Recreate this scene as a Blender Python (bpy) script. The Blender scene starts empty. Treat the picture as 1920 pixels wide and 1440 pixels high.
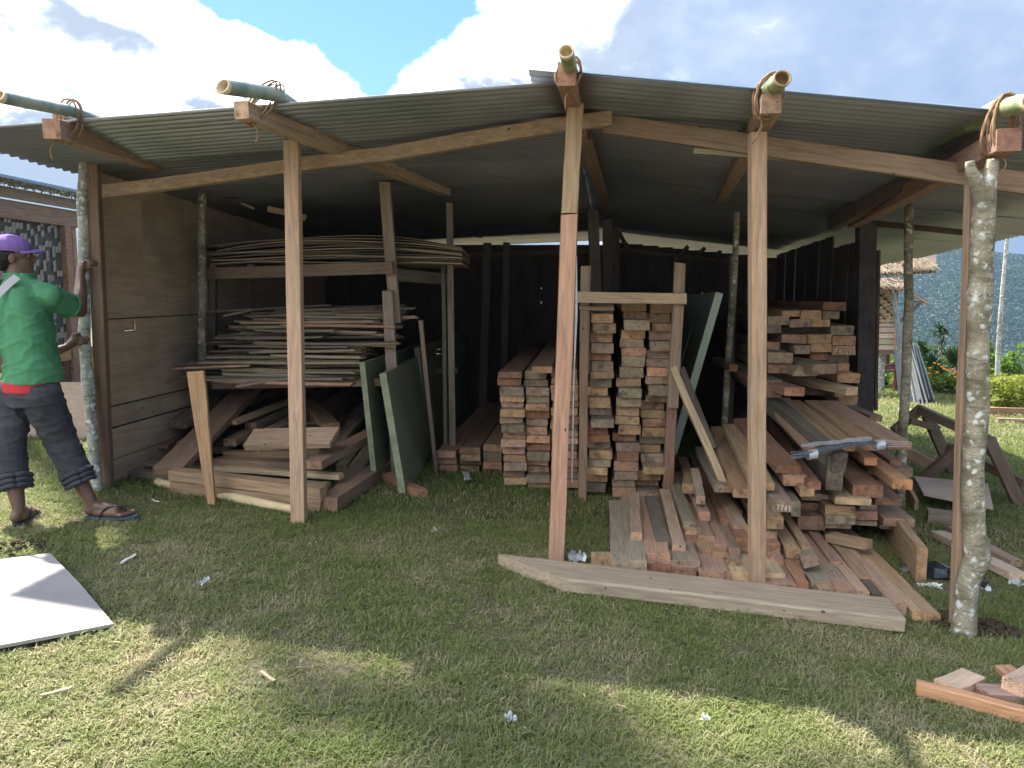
import bpy, bmesh, math, random
from mathutils import Vector, Matrix, noise, Quaternion
random.seed(7)
V = Vector
SC = bpy.context.scene
COL = SC.collection
R = random.Random(11)

# ------------------------------------------------------------------ camera
F, CX, CY, H = 1442.0, 960.0, 720.0, 1.5
TH = math.atan(165.0 / F)
ct, st = math.cos(TH), math.sin(TH)
cam_d = bpy.data.cameras.new('camera'); cam = bpy.data.objects.new('camera', cam_d); COL.objects.link(cam)
cam.location = (0, 0, H); cam.rotation_euler = (math.pi / 2 - TH, 0, 0)
cam_d.sensor_width = 36; cam_d.lens = F / 1920 * 36
cam_d.clip_start = 0.05; cam_d.clip_end = 6000
SC.camera = cam

# ------------------------------------------------------------------ light
SUN_DIR = V((1.1, -1.25, -2.65)).normalized()          # the way the light travels
sun_el = math.asin(-SUN_DIR.z)
sun_az = math.atan2(-SUN_DIR.x, -SUN_DIR.y)            # compass bearing of the sun from +Y
sl = bpy.data.lights.new('sun', 'SUN'); sl.energy = 2.5; sl.angle = math.radians(1.2); sl.color = (1.0, 0.94, 0.83)
so = bpy.data.objects.new('sun', sl); COL.objects.link(so)
so.rotation_euler = SUN_DIR.to_track_quat('-Z', 'Y').to_euler()
SC.view_settings.view_transform = 'Standard'; SC.view_settings.look = 'None'
SC.view_settings.exposure = 2.72; SC.view_settings.gamma = 1.0; SC.view_settings.use_curve_mapping = False
SC.cycles.max_bounces = 8; SC.cycles.diffuse_bounces = 4; SC.cycles.glossy_bounces = 3
SC.cycles.transmission_bounces = 3; SC.cycles.transparent_max_bounces = 6; SC.cycles.volume_bounces = 0
SC.cycles.use_denoising = True
SC.cycles.sample_clamp_indirect = 6


class NT:
    """small node helper"""
    def __init__(s, tree): s.t = tree; s.n = tree.nodes; s.l = tree.links
    def new(s, typ, **kw):
        n = s.n.new(typ)
        for k, v in kw.items():
            setattr(n, k, v)
        return n
    def put(s, n, sock, val):
        if val is None: return
        i = n.inputs[sock]
        if isinstance(val, bpy.types.NodeSocket): s.l.new(val, i)
        else:
            try: i.default_value = val
            except Exception: i.default_value = (*val, 1.0) if len(val) == 3 else val
    def math(s, op, a, b=None, c=None, clamp=False):
        n = s.new('ShaderNodeMath', operation=op, use_clamp=clamp)
        s.put(n, 0, a); s.put(n, 1, b)
        if c is not None: s.put(n, 2, c)
        return n.outputs[0]
    def vmath(s, op, a, b=None):
        n = s.new('ShaderNodeVectorMath', operation=op); s.put(n, 0, a); s.put(n, 1, b); return n.outputs[0]
    def noise(s, vec, scale, detail=4, rough=0.55, dist=0.0, out=0):
        n = s.new('ShaderNodeTexNoise'); s.put(n, 'Vector', vec); s.put(n, 'Scale', scale); s.put(n, 'Detail', detail)
        s.put(n, 'Roughness', rough); s.put(n, 'Distortion', dist); return n.outputs[out]
    def voro(s, vec, scale, feature='F1', out='Distance', rnd=1.0):
        n = s.new('ShaderNodeTexVoronoi', feature=feature); s.put(n, 'Vector', vec); s.put(n, 'Scale', scale); s.put(n, 'Randomness', rnd)
        return n.outputs[out]
    def mapv(s, vec, scale=(1, 1, 1), loc=(0, 0, 0), rot=(0, 0, 0)):
        n = s.new('ShaderNodeMapping'); s.put(n, 'Vector', vec); s.put(n, 'Scale', scale); s.put(n, 'Location', loc); s.put(n, 'Rotation', rot)
        return n.outputs[0]
    def ramp(s, fac, stops, interp='LINEAR'):
        n = s.new('ShaderNodeValToRGB'); cr = n.color_ramp; cr.interpolation = interp
        while len(cr.elements) < len(stops): cr.elements.new(0.5)
        for e, (p, c) in zip(cr.elements, stops):
            e.position = p; e.color = (*c, 1) if len(c) == 3 else c
        s.put(n, 0, fac); return n.outputs[0]
    def sstep(s, x, a, b):
        n = s.new('ShaderNodeMapRange', interpolation_type='SMOOTHSTEP'); s.put(n, 0, x); s.put(n, 1, a); s.put(n, 2, b); return n.outputs[0]
    def mix(s, fac, a, b, mode='MIX'):
        n = s.new('ShaderNodeMix', data_type='RGBA', blend_type=mode); s.put(n, 0, fac); s.put(n, 6, a); s.put(n, 7, b); return n.outputs[2]
    def bump(s, h, strength=0.4, dist=0.01, normal=None):
        n = s.new('ShaderNodeBump'); s.put(n, 'Height', h); s.put(n, 'Strength', strength); s.put(n, 'Distance', dist)
        if normal is not None: s.put(n, 'Normal', normal)
        return n.outputs[0]


def g3(v): return (v, v, v)

# ------------------------------------------------------------------ sky
world = bpy.data.worlds.new('World'); SC.world = world; world.use_nodes = True
w = NT(world.node_tree); w.n.clear()
wout = w.new('ShaderNodeOutputWorld')
sky = w.new('ShaderNodeTexSky', sky_type='NISHITA'); sky.sun_disc = False
sky.sun_elevation = sun_el; sky.sun_rotation = sun_az; sky.altitude = 800; sky.air_density = 1.3; sky.dust_density = 0.6; sky.ozone_density = 3.0
bgs = w.new('ShaderNodeBackground'); w.l.new(w.mix(1.0, sky.outputs[0], (0.46, 0.60, 0.90, 1), 'MULTIPLY'), bgs.inputs[0]); bgs.inputs[1].default_value = 0.05
tc = w.new('ShaderNodeTexCoord'); dirv = tc.outputs['Generated']
sep = w.new('ShaderNodeSeparateXYZ'); w.l.new(dirv, sep.inputs[0])
az = w.math('ARCTAN2', sep.outputs[0], sep.outputs[1]); el = w.math('ARCSINE', sep.outputs[2])
comb = w.new('ShaderNodeCombineXYZ'); w.l.new(az, comb.inputs[0]); w.l.new(el, comb.inputs[1])
# low frequency direction noise; clouds are flatter near the horizon
cvec = w.mapv(dirv, scale=(1, 1, 1.35))
n1 = w.noise(cvec, 5.0, 9, 0.60, 0.15)
n2 = w.noise(w.mapv(dirv, scale=(1, 1, 1.3), loc=(3.1, 1.7, 0.4)), 3.0, 6, 0.55, 0.1)
n3 = w.noise(w.mapv(dirv, scale=(1, 1, 1.6), loc=(7.1, 2.7, 0.4)), 13.0, 6, 0.6, 0.2)
da = w.math('ADD', az, 0.168)
bl = w.math('MULTIPLY', da, -0.40); br = w.math('MULTIPLY', da, 0.80)
bound = w.math('ADD', w.math('MAXIMUM', bl, br), 0.222)
gap = w.math('SUBTRACT', el, bound)
gapn = w.math('ADD', gap, w.math('MULTIPLY', w.math('SUBTRACT', n1, 0.5), 0.17))
open_ = w.sstep(gapn, -0.004, 0.022)                   # 1 = blue sky
patch = w.sstep(n2, 0.50, 0.66)                         # scattered clouds higher up
high = w.sstep(el, 0.50, 0.80)
open_ = w.math('MULTIPLY', open_, w.math('SUBTRACT', 1.0, w.math('MULTIPLY', patch, high)))
# thin veil on the far right, upper corner
rveil = w.math('MULTIPLY', w.sstep(az, 0.30, 0.62), w.sstep(n1, 0.40, 0.62))
cover = w.math('SUBTRACT', 1.0, open_)
# shading: white cumulus against grey undersides, bluer to the right
n4 = w.noise(w.mapv(dirv, scale=(1, 1, 1.8), loc=(2.3, 5.1, 1.4)), 4.6, 7, 0.58, 0.3)
grey = w.sstep(n4, 0.35, 0.56)
edge = w.sstep(gapn, -0.045, -0.005)                     # bright rim beside the blue gap
rightness = w.sstep(w.math('ADD', az, w.math('MULTIPLY', n1, 0.30)), 0.20, 0.40)
lowness = w.math('SUBTRACT', 1.0, w.sstep(el, 0.14, 0.30))
leftgrey = w.math('MULTIPLY', grey, w.math('SUBTRACT', 1.0, edge))
leftgrey = w.math('MAXIMUM', leftgrey, w.math('MULTIPLY', w.math('SUBTRACT', 1.0, w.sstep(az, -0.5, -0.2)), w.math('MULTIPLY', lowness, 0.9)))
ccol = w.mix(leftgrey, (1.0, 1.0, 1.0, 1), (0.078, 0.087, 0.104, 1))
rcol = w.ramp(w.math('ADD', w.math('MULTIPLY', n1, 0.6), w.math('MULTIPLY', n3, 0.4)), [(0.34, (0.052, 0.068, 0.104)), (0.50, (0.068, 0.084, 0.116)), (0.62, (0.095, 0.108, 0.132)), (0.76, (0.30, 0.30, 0.32))])
ccol = w.mix(rightness, ccol, rcol)
bgc = w.new('ShaderNodeBackground'); w.l.new(ccol, bgc.inputs[0]); bgc.inputs[1].default_value = 1.3
mx = w.new('ShaderNodeMixShader'); w.l.new(cover, mx.inputs[0]); w.l.new(bgs.outputs[0], mx.inputs[1]); w.l.new(bgc.outputs[0], mx.inputs[2])
w.l.new(mx.outputs[0], wout.inputs[0])

# ------------------------------------------------------------------ projection helpers (to set real positions)
def ray(px, py):
    return V(((px - CX) / F, ct + (CY - py) / F * st, -st + (CY - py) / F * ct))
def W(px, py, Z):
    r = ray(px, py); t = Z / r.y
    return V((r.x * t, Z, H + r.z * t))
SL = 0.06
def gz(x, y):
    z = -SL * max(-16.0, min(16.0, x))
    if y > 20.0: z -= 0.42 * (y - 20.0) - 0.42 * 1.2 * (1 - math.exp(-(y - 20.0) / 1.2))
    return max(z, -75.0)
def G(px, py, dz=0.0):
    r = ray(px, py); t = (dz - H) / (r.z + SL * r.x)
    return V((r.x * t, r.y * t, H + r.z * t))
def S(Z): return Z / F

# ------------------------------------------------------------------ object helpers
def link(o, parent=None):
    COL.objects.link(o)
    if parent is not None:
        o.parent = parent; o.matrix_parent_inverse = Matrix.Translation(-parent.location)
    return o
def mesh_from(name, verts, faces, mat=None, smooth=False):
    me = bpy.data.meshes.new(name); me.from_pydata([tuple(v) for v in verts], [], faces)
    if mat: me.materials.append(mat)
    if smooth:
        for p in me.polygons: p.use_smooth = True
    me.update(); return me
def mk(name, me, parent=None, mw=None, col=None):
    o = bpy.data.objects.new(name, me)
    if mw is not None: o.matrix_world = mw
    if col is not None: o.color = (*col, 1)
    if parent is not None:
        COL.objects.link(o); o.parent = parent
        p = parent; off = V((0, 0, 0))
        base = root_loc(parent)
        o.matrix_parent_inverse = Matrix.Identity(4)
        o.matrix_basis = WM(parent).inverted() @ (mw if mw is not None else Matrix.Identity(4))
    else:
        COL.objects.link(o)
    return o
def root_loc(p): return p.location
def WM(o):
    m = o.matrix_basis.copy(); p = o.parent
    while p is not None:
        m = p.matrix_basis @ m; p = p.parent
    return m
def tag(o, label=None, cat=None, group=None, kind=None):
    if label: o['label'] = label
    if cat: o['category'] = cat
    if group: o['group'] = group
    if kind: o['kind'] = kind
    return o
def thing(name, label, cat, loc, group=None):
    o = bpy.data.objects.new(name, None); COL.objects.link(o); o.location = loc; o.empty_display_size = 0.1
    return tag(o, label, cat, group)

# ------------------------------------------------------------------ materials
def newmat(name):
    m = bpy.data.materials.new(name); m.use_nodes = True; t = NT(m.node_tree); t.n.clear()
    out = t.new('ShaderNodeOutputMaterial'); b = t.new('ShaderNodeBsdfPrincipled'); t.l.new(b.outputs[0], out.inputs[0])
    b.inputs['Specular IOR Level'].default_value = 0.3
    return m, t, b, out

def wood_mat():
    m, t, b, out = newmat('sawn_wood')
    tcn = t.new('ShaderNodeTexCoord'); oi = t.new('ShaderNodeObjectInfo')
    off = t.new('ShaderNodeCombineXYZ')
    for i, k in enumerate((37.0, 91.0, 53.0)): t.l.new(t.math('MULTIPLY', oi.outputs['Random'], k), off.inputs[i])
    p = t.vmath('ADD', tcn.outputs['Object'], off.outputs[0])
    grain = t.noise(t.mapv(p, scale=(1.6, 22, 22)), 2.4, 5, 0.6, 0.6)
    fineg = t.noise(t.mapv(p, scale=(5, 150, 150)), 1.5, 3, 0.6)
    big = t.noise(p, 2.1, 4, 0.6)
    spots = t.noise(p, 14.0, 3, 0.6)
    sn = t.new('ShaderNodeSeparateXYZ'); t.l.new(tcn.outputs['Normal'], sn.inputs[0])
    endm = t.sstep(t.math('ABSOLUTE', sn.outputs[0]), 0.55, 0.8)
    base = oi.outputs['Color']
    hs = t.new('ShaderNodeHueSaturation'); t.l.new(base, hs.inputs['Color'])
    t.l.new(t.math('ADD', t.math('MULTIPLY', oi.outputs['Random'], 0.35), 0.82), hs.inputs['Value'])
    base = hs.outputs[0]
    gmul = t.ramp(grain, [(0.25, g3(0.58)), (0.5, g3(0.95)), (0.75, g3(1.25))])
    c = t.mix(1.0, base, gmul, 'MULTIPLY')
    c = t.mix(0.5, c, t.ramp(fineg, [(0.3, g3(0.72)), (0.7, g3(1.2))]), 'MULTIPLY')
    wcol = t.ramp(big, [(0.35, (0.19, 0.17, 0.145)), (0.7, (0.30, 0.265, 0.22))])
    wz = t.math('ADD', t.math('MULTIPLY', t.sstep(big, 0.42, 0.70), 0.42), t.math('MULTIPLY', t.sstep(spots, 0.5, 0.75), 0.25))
    c = t.mix(wz, c, t.mix(0.6, wcol, c))
    # end grain
    er = t.new('ShaderNodeVectorMath', operation='LENGTH'); t.l.new(t.mapv(tcn.outputs['Object'], scale=(0, 1, 1), loc=(0, 0.03, 0.09)), er.inputs[0])
    rings = t.math('SINE', t.math('ADD', t.math('MULTIPLY', er.outputs['Value'], 620.0), t.math('MULTIPLY', grain, 9.0)))
    ec = t.mix(1.0, base, t.ramp(t.noise(p, 22.0, 5, 0.7), [(0.3, (0.62, 0.57, 0.54)), (0.5, (1.15, 1.05, 0.98)), (0.72, (1.6, 1.48, 1.34))]), 'MULTIPLY')
    ec = t.mix(t.math('MULTIPLY', t.sstep(t.noise(t.mapv(p, loc=(3, 8, 1)), 11.0, 4, 0.6), 0.56, 0.66), 0.6), ec, (0.07, 0.055, 0.045, 1))
    ec = t.mix(t.math('MULTIPLY', t.math('ADD', rings, 1.0), 0.11), ec, (0.05, 0.03, 0.02, 1))
    holes = t.math('LESS_THAN', t.voro(t.mapv(p, scale=(0.2, 1, 1)), 28.0), 0.11)
    ec = t.mix(t.math('MULTIPLY', holes, 0.7), ec, (0.03, 0.02, 0.015, 1))
    c = t.mix(endm, c, ec)
    nails = t.math('LESS_THAN', t.voro(t.mapv(p, scale=(0.6, 1, 1)), 9.0), 0.06)
    c = t.mix(t.math('MULTIPLY', nails, 0.8), c, (0.02, 0.015, 0.01, 1))
    t.l.new(c, b.inputs['Base Color']); b.inputs['Roughness'].default_value = 0.82
    h = t.math('ADD', t.math('MULTIPLY', grain, 1.0), t.math('MULTIPLY', fineg, 0.5))
    t.l.new(t.bump(h, 0.55, 0.004), b.inputs['Normal'])
    return m

def bark_mat(name, c0, c1, lich, amt, scale=9.0):
    m, t, b, out = newmat(name)
    tcn = t.new('ShaderNodeTexCoord'); p = tcn.outputs['Object']
    n = t.noise(p, scale, 5, 0.6); n2_ = t.noise(t.mapv(p, loc=(5, 3, 1)), scale * 2.2, 4, 0.6, 0.3)
    v = t.voro(t.vmath('ADD', p, t.vmath('MULTIPLY', t.noise(p, 20, 3, 0.5, 0, 1), (0.05, 0.05, 0.05))), 24.0)
    c = t.mix(t.sstep(n, 0.35, 0.65), c0, c1)
    v2 = t.voro(t.vmath('ADD', p, t.vmath('MULTIPLY', t.noise(p, 45, 3, 0.6, 0, 1), (0.03, 0.03, 0.03))), 62.0)
    lm = t.math('MULTIPLY', t.sstep(v, 0.50, 0.22), t.sstep(n2_, 0.58 - amt, 0.74 - amt))
    lm = t.math('MAXIMUM', lm, t.math('MULTIPLY', t.sstep(v2, 0.36, 0.14), t.math('MULTIPLY', t.sstep(n, 0.42, 0.60), 0.75)))
    c = t.mix(t.math('MULTIPLY', t.sstep(t.noise(t.mapv(p, scale=(1, 1, 5)), 9, 4, 0.7), 0.5, 0.62), 0.55), c, (0.08, 0.07, 0.045, 1))
    c = t.mix(lm, c, lich)
    t.l.new(c, b.inputs['Base Color']); b.inputs['Roughness'].default_value = 0.9
    t.l.new(t.bump(t.math('ADD', n2_, lm), 0.5, 0.006), b.inputs['Normal'])
    return m

def simple(name, col, rough=0.6, metal=0.0, nscale=6.0, var=0.25, bump=0.0, bscale=40.0, spec=0.3, col2=None):
    m, t, b, out = newmat(name)
    tcn = t.new('ShaderNodeTexCoord'); p = tcn.outputs['Object']
    n = t.noise(p, nscale, 5, 0.6)
    if col2 is None: c = t.mix(1.0, (*col, 1), t.ramp(n, [(0.3, g3(1 - var)), (0.7, g3(1 + var))]), 'MULTIPLY')
    else: c = t.mix(t.sstep(n, 0.40, 0.60), (*col, 1), (*col2, 1))
    t.l.new(c, b.inputs['Base Color']); b.inputs['Roughness'].default_value = rough; b.inputs['Metallic'].default_value = metal
    b.inputs['Specular IOR Level'].default_value = spec
    if bump: t.l.new(t.bump(t.noise(p, bscale, 4, 0.6), bump, 0.005), b.inputs['Normal'])
    return m

def metal_mat():
    m, t, b, out = newmat('galvanised_sheet')
    tcn = t.new('ShaderNodeTexCoord'); p = tcn.outputs['Object']; oi = t.new('ShaderNodeObjectInfo')
    n = t.noise(p, 1.1, 5, 0.6); s = t.noise(t.mapv(p, scale=(0.5, 8, 1)), 2.0, 4, 0.6)
    c = t.ramp(n, [(0.3, (0.28, 0.30, 0.33)), (0.7, (0.42, 0.44, 0.475))])
    c = t.mix(t.sstep(s, 0.60, 0.80), c, (0.17, 0.145, 0.12, 1))
    hs = t.new('ShaderNodeHueSaturation'); t.l.new(c, hs.inputs['Color']); t.l.new(t.math('ADD', t.math('MULTIPLY', oi.outputs['Random'], 0.22), 0.88), hs.inputs['Value'])
    t.l.new(hs.outputs[0], b.inputs['Base Color']); b.inputs['Metallic'].default_value = 0.7
    t.l.new(t.ramp(n, [(0.3, g3(0.30)), (0.7, g3(0.45))]), b.inputs['Roughness'])
    return m

def ply_mat(name, c0, c1, dark):
    m, t, b, out = newmat(name)
    tcn = t.new('ShaderNodeTexCoord'); oi = t.new('ShaderNodeObjectInfo')
    off = t.new('ShaderNodeCombineXYZ')
    for i, k in enumerate((37.0, 91.0, 53.0)): t.l.new(t.math('MULTIPLY', oi.outputs['Random'], k), off.inputs[i])
    p = t.vmath('ADD', tcn.outputs['Object'], off.outputs[0])
    g = t.noise(t.mapv(p, scale=(0.8, 9, 9)), 2.0, 5, 0.6, 1.2); s = t.noise(p, 1.6, 5, 0.65); f = t.noise(t.mapv(p, scale=(2, 60, 60)), 2.0, 3, 0.6)
    c = t.mix(t.sstep(g, 0.3, 0.7), c0, c1)
    c = t.mix(t.math('MULTIPLY', t.sstep(s, 0.48, 0.72), 0.65), c, dark)
    c = t.mix(0.5, c, t.ramp(f, [(0.3, g3(0.8)), (0.7, g3(1.15))]), 'MULTIPLY')
    kn = t.math('LESS_THAN', t.voro(p, 5.0), 0.05)
    c = t.mix(t.math('MULTIPLY', kn, 0.7), c, (0.04, 0.03, 0.02, 1))
    t.l.new(c, b.inputs['Base Color']); b.inputs['Roughness'].default_value = 0.8
    t.l.new(t.bump(g, 0.25, 0.003), b.inputs['Normal'])
    return m

def leaf_mat(name, c0, c1, trans=0.35, nscale=3.0):
    m, t, b, out = newmat(name)
    geo = t.new('ShaderNodeNewGeometry'); oi = t.new('ShaderNodeObjectInfo')
    n = t.noise(geo.outputs['Position'], nscale, 4, 0.6)
    mixf = t.math('ADD', t.math('MULTIPLY', t.math('FRACT', t.math('ADD', geo.outputs['Random Per Island'], oi.outputs['Random'])), 0.6), t.math('MULTIPLY', n, 0.5), clamp=True)
    c = t.mix(mixf, (*c0, 1), (*c1, 1))
    t.l.new(c, b.inputs['Base Color']); b.inputs['Roughness'].default_value = 0.55; b.inputs['Specular IOR Level'].default_value = 0.25
    tr = t.new('ShaderNodeBsdfTranslucent'); hs = t.new('ShaderNodeHueSaturation'); hs.inputs['Saturation'].default_value = 1.15; hs.inputs['Value'].default_value = 1.5
    t.l.new(c, hs.inputs['Color']); t.l.new(hs.outputs[0], tr.inputs[0])
    ms = t.new('ShaderNodeMixShader'); ms.inputs[0].default_value = trans
    t.l.new(b.outputs[0], ms.inputs[1]); t.l.new(tr.outputs[0], ms.inputs[2]); t.l.new(ms.outputs[0], out.inputs[0])
    return m

def grass_mat():
    m, t, b, out = newmat('grass_blade')
    geo = t.new('ShaderNodeNewGeometry'); oi = t.new('ShaderNodeObjectInfo')
    lp = t.noise(geo.outputs['Position'], 0.9, 5, 0.62); l2 = t.noise(geo.outputs['Position'], 4.5, 3, 0.6)
    rp = geo.outputs['Random Per Island']
    green = t.mix(rp, (0.130, 0.172, 0.056, 1), (0.245, 0.285, 0.105, 1))
    straw = t.mix(rp, (0.27, 0.235, 0.14, 1), (0.46, 0.41, 0.27, 1))
    k = t.math('ADD', t.math('ADD', t.math('MULTIPLY', lp, 0.95), t.math('MULTIPLY', l2, 0.45)), t.math('MULTIPLY', rp, 0.42))
    c = t.mix(t.sstep(k, 0.92, 1.28), green, straw)
    t.l.new(c, b.inputs['Base Color']); b.inputs['Roughness'].default_value = 0.6; b.inputs['Specular IOR Level'].default_value = 0.2
    tr = t.new('ShaderNodeBsdfTranslucent'); hs = t.new('ShaderNodeHueSaturation'); hs.inputs['Saturation'].default_value = 1.1; hs.inputs['Value'].default_value = 1.35
    t.l.new(c, hs.inputs['Color']); t.l.new(hs.outputs[0], tr.inputs[0])
    ms = t.new('ShaderNodeMixShader'); ms.inputs[0].default_value = 0.38
    t.l.new(b.outputs[0], ms.inputs[1]); t.l.new(tr.outputs[0], ms.inputs[2]); t.l.new(ms.outputs[0], out.inputs[0])
    return m

def ground_mat():
    m, t, b, out = newmat('lawn_soil')
    geo = t.new('ShaderNodeNewGeometry'); p = geo.outputs['Position']
    n = t.noise(p, 0.9, 5, 0.62); f = t.noise(p, 60.0, 4, 0.7); md = t.noise(p, 7.0, 4, 0.6)
    c = t.mix(t.sstep(md, 0.35, 0.65), (0.10, 0.095, 0.052, 1), (0.17, 0.14, 0.09, 1))
    c = t.mix(t.math('MULTIPLY', t.sstep(n, 0.52, 0.68), 0.6), c, (0.14, 0.105, 0.07, 1))
    c = t.mix(0.9, c, t.ramp(f, [(0.3, g3(0.5)), (0.7, g3(1.5))]), 'MULTIPLY')
    # far down in the valley it is forest
    sp = t.new('ShaderNodeSeparateXYZ'); t.l.new(p, sp.inputs[0])
    c = t.mix(t.sstep(sp.outputs[1], 20.0, 26.0), c, (0.03, 0.055, 0.02, 1))
    t.l.new(c, b.inputs['Base Color']); b.inputs['Roughness'].default_value = 0.95
    t.l.new(t.bump(f, 0.8, 0.01), b.inputs['Normal'])
    return m

M_WOOD = wood_mat()
M_BARK = bark_mat('lichen_bark', (0.15, 0.135, 0.085, 1), (0.33, 0.30, 0.22, 1), (0.60, 0.62, 0.58, 1), 0.12, 7.0)
M_BARKW = bark_mat('pale_bark', (0.24, 0.24, 0.20, 1), (0.42, 0.44, 0.40, 1), (0.70, 0.74, 0.72, 1), 0.16, 7.0)
M_METAL = metal_mat()
M_PLY = ply_mat('plywood', (0.42, 0.325, 0.225, 1), (0.52, 0.42, 0.30, 1), (0.28, 0.225, 0.17, 1))
M_PLYD = ply_mat('old_plywood', (0.20, 0.16, 0.11, 1), (0.27, 0.22, 0.155, 1), (0.13, 0.105, 0.08, 1))
M_PLYP = ply_mat('pale_plywood', (0.44, 0.34, 0.27, 1), (0.52, 0.42, 0.34, 1), (0.36, 0.28, 0.22, 1))
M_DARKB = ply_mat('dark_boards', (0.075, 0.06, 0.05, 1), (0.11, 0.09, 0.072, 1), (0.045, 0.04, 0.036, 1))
M_DOOR = simple('green_door_paint', (0.20, 0.225, 0.145), 0.42, 0, 2.5, 0.22, 0.08, 30)
M_DOORE = simple('green_door_edge', (0.25, 0.28, 0.18), 0.55, 0, 14.0, 0.25, 0.1, 30)
M_DOORG = simple('greygreen_door', (0.16, 0.20, 0.155), 0.5, 0, 3.0, 0.2)
M_DOORGE = simple('greygreen_door_edge', (0.34, 0.42, 0.32), 0.5, 0, 3.0, 0.15)
M_CHROME = simple('steel', (0.75, 0.75, 0.75), 0.2, 1.0, 5, 0.05)
M_BAMG = simple('green_bamboo', (0.15, 0.22, 0.09), 0.4, 0, 5.0, 0.25, 0.15, 30, col2=(0.30, 0.33, 0.16))
M_BAMT = simple('flare_tinted_bamboo', (0.15, 0.21, 0.19), 0.4, 0, 5.0, 0.25, 0.15, 30, col2=(0.30, 0.34, 0.27))  # green bamboo with the bluish veil of lens flare put into its colour
M_BAMC = simple('bamboo_cut', (0.62, 0.50, 0.32), 0.6, 0, 30.0, 0.2)
M_BAMIN = simple('bamboo_inside', (0.30, 0.22, 0.12), 0.8, 0, 30.0, 0.2)
M_VINE = simple('vine', (0.24, 0.15, 0.085), 0.8, 0, 30.0, 0.35)
M_TOPRIM = simple('blue_sheet_edge', (0.30, 0.42, 0.60), 0.4, 0.3, 8, 0.1)
M_SHEET = simple('pale_board', (0.33, 0.315, 0.30), 0.42, 0, 2.2, 0.16, 0.05, 12, 0.5)
M_SHEETE = simple('pale_board_edge', (0.42, 0.38, 0.34), 0.7)
M_FOIL = simple('foil', (0.50, 0.53, 0.56), 0.42, 0.35, 30, 0.3, 0.9, 60)
M_PLAST = simple('white_plastic', (0.70, 0.74, 0.76), 0.35, 0, 30, 0.2, 0.5, 60)
M_BLACKP = simple('black_plastic', (0.02, 0.022, 0.026), 0.30, 0, 12, 0.3, 0.9, 20, 0.5)
M_WIRE = simple('dark_strips', (0.20, 0.215, 0.235), 0.35, 0.6, 30, 0.3)
M_SOIL = simple('soil', (0.055, 0.038, 0.026), 0.95, 0, 20, 0.4, 0.9, 60)
M_CHIP = simple('wood_chip', (0.42, 0.32, 0.20), 0.8, 0, 20, 0.25)
M_CHIPP = simple('pale_chip', (0.66, 0.62, 0.54), 0.8, 0, 20, 0.2)
M_LOGY = simple('peeled_pole', (0.62, 0.50, 0.30), 0.6, 0, 6, 0.15)
M_GRASS = grass_mat()
M_GROUND = ground_mat()
M_LIGHTB = simple('light_strips', (0.55, 0.53, 0.50), 0.5, 0, 8, 0.1)
M_ASHB = simple('blue_grey_panel', (0.16, 0.19, 0.21), 0.6, 0, 4, 0.15)
M_RUST = simple('red_brown_paint', (0.16, 0.05, 0.035), 0.6)

RED = (0.30, 0.165, 0.105); TAN = (0.38, 0.26, 0.155); GRY = (0.28, 0.225, 0.165); GRN = (0.245, 0.22, 0.15)
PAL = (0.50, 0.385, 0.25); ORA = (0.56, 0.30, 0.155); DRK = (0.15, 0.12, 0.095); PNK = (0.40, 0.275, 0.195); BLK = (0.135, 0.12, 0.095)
ROSE = (0.33, 0.215, 0.15)
def jit(c, a=0.12):
    k = 1 + R.uniform(-a, a); return tuple(max(0.01, x * k * (1 + R.uniform(-a * .3, a * .3))) for x in c)
CNAME = {RED: 'reddish', TAN: 'tan', GRY: 'grey brown', GRN: 'greenish grey', PAL: 'pale', ORA: 'orange', DRK: 'dark', PNK: 'pinkish', BLK: 'blackened', ROSE: 'rosy brown'}

# ------------------------------------------------------------------ timber
def board_mesh(L, wd, th, ch=0.004, seg=3, wob=0.003, bow=0.0, cut=0.0, mat=None, warp=0.0, endj=0.01):
    """octagonal prism along local X; y = width, z = thickness"""
    ch = min(ch, wd * 0.2, th * 0.25)
    y, z = wd / 2, th / 2
    prof = [(-y + ch, -z), (y - ch, -z), (y, -z + ch), (y, z - ch), (y - ch, z), (-y + ch, z), (-y, z - ch), (-y, -z + ch)]
    vs, fs = [], []
    e0 = [R.uniform(-endj, endj) for _ in range(2)]; e1 = [R.uniform(-endj, endj) for _ in range(2)]
    for i in range(seg + 1):
        f = i / seg; x = L * f
        oy, oz = (R.uniform(-wob, wob), R.uniform(-wob, wob)) if 0 < i < seg else (0, 0)
        oz += bow * 4 * f * (1 - f)
        a = warp * f
        for (py, pz) in prof:
            xx = x
            if i == 0: xx = max(0.0, e0[0] * py / wd + e0[1] * pz / th)
            if i == seg: xx = L + e1[0] * py / wd + e1[1] * pz / th
            if i == 0 and cut: xx += cut * (py + y) / wd if cut > 0 else -cut * (y - py) / wd
            k = 1 + R.uniform(-0.03, 0.02) * (1.0 if i in (0, seg) else .5)
            yy, zz = py * k, pz * k
            vs.append((xx, yy * math.cos(a) - zz * math.sin(a) + oy, yy * math.sin(a) + zz * math.cos(a) + oz))
    for i in range(seg):
        for j in range(8):
            a, b_ = i * 8 + j, i * 8 + (j + 1) % 8
            fs.append((a, a + 8, b_ + 8, b_))
    fs.append(tuple(range(8))); fs.append(tuple(reversed(range(seg * 8, seg * 8 + 8))))
    return mesh_from('timber', vs, fs, mat or M_WOOD)

def frame(A, X, up=V((0, 0, 1))):
    X = X.normalized(); Y = up.cross(X)
    if Y.length < 1e-4: Y = V((1, 0, 0)).cross(X)
    Y.normalize(); Z = X.cross(Y)
    m = Matrix((X, Y, Z)).transposed().to_4x4(); m.translation = A
    return m

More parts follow.
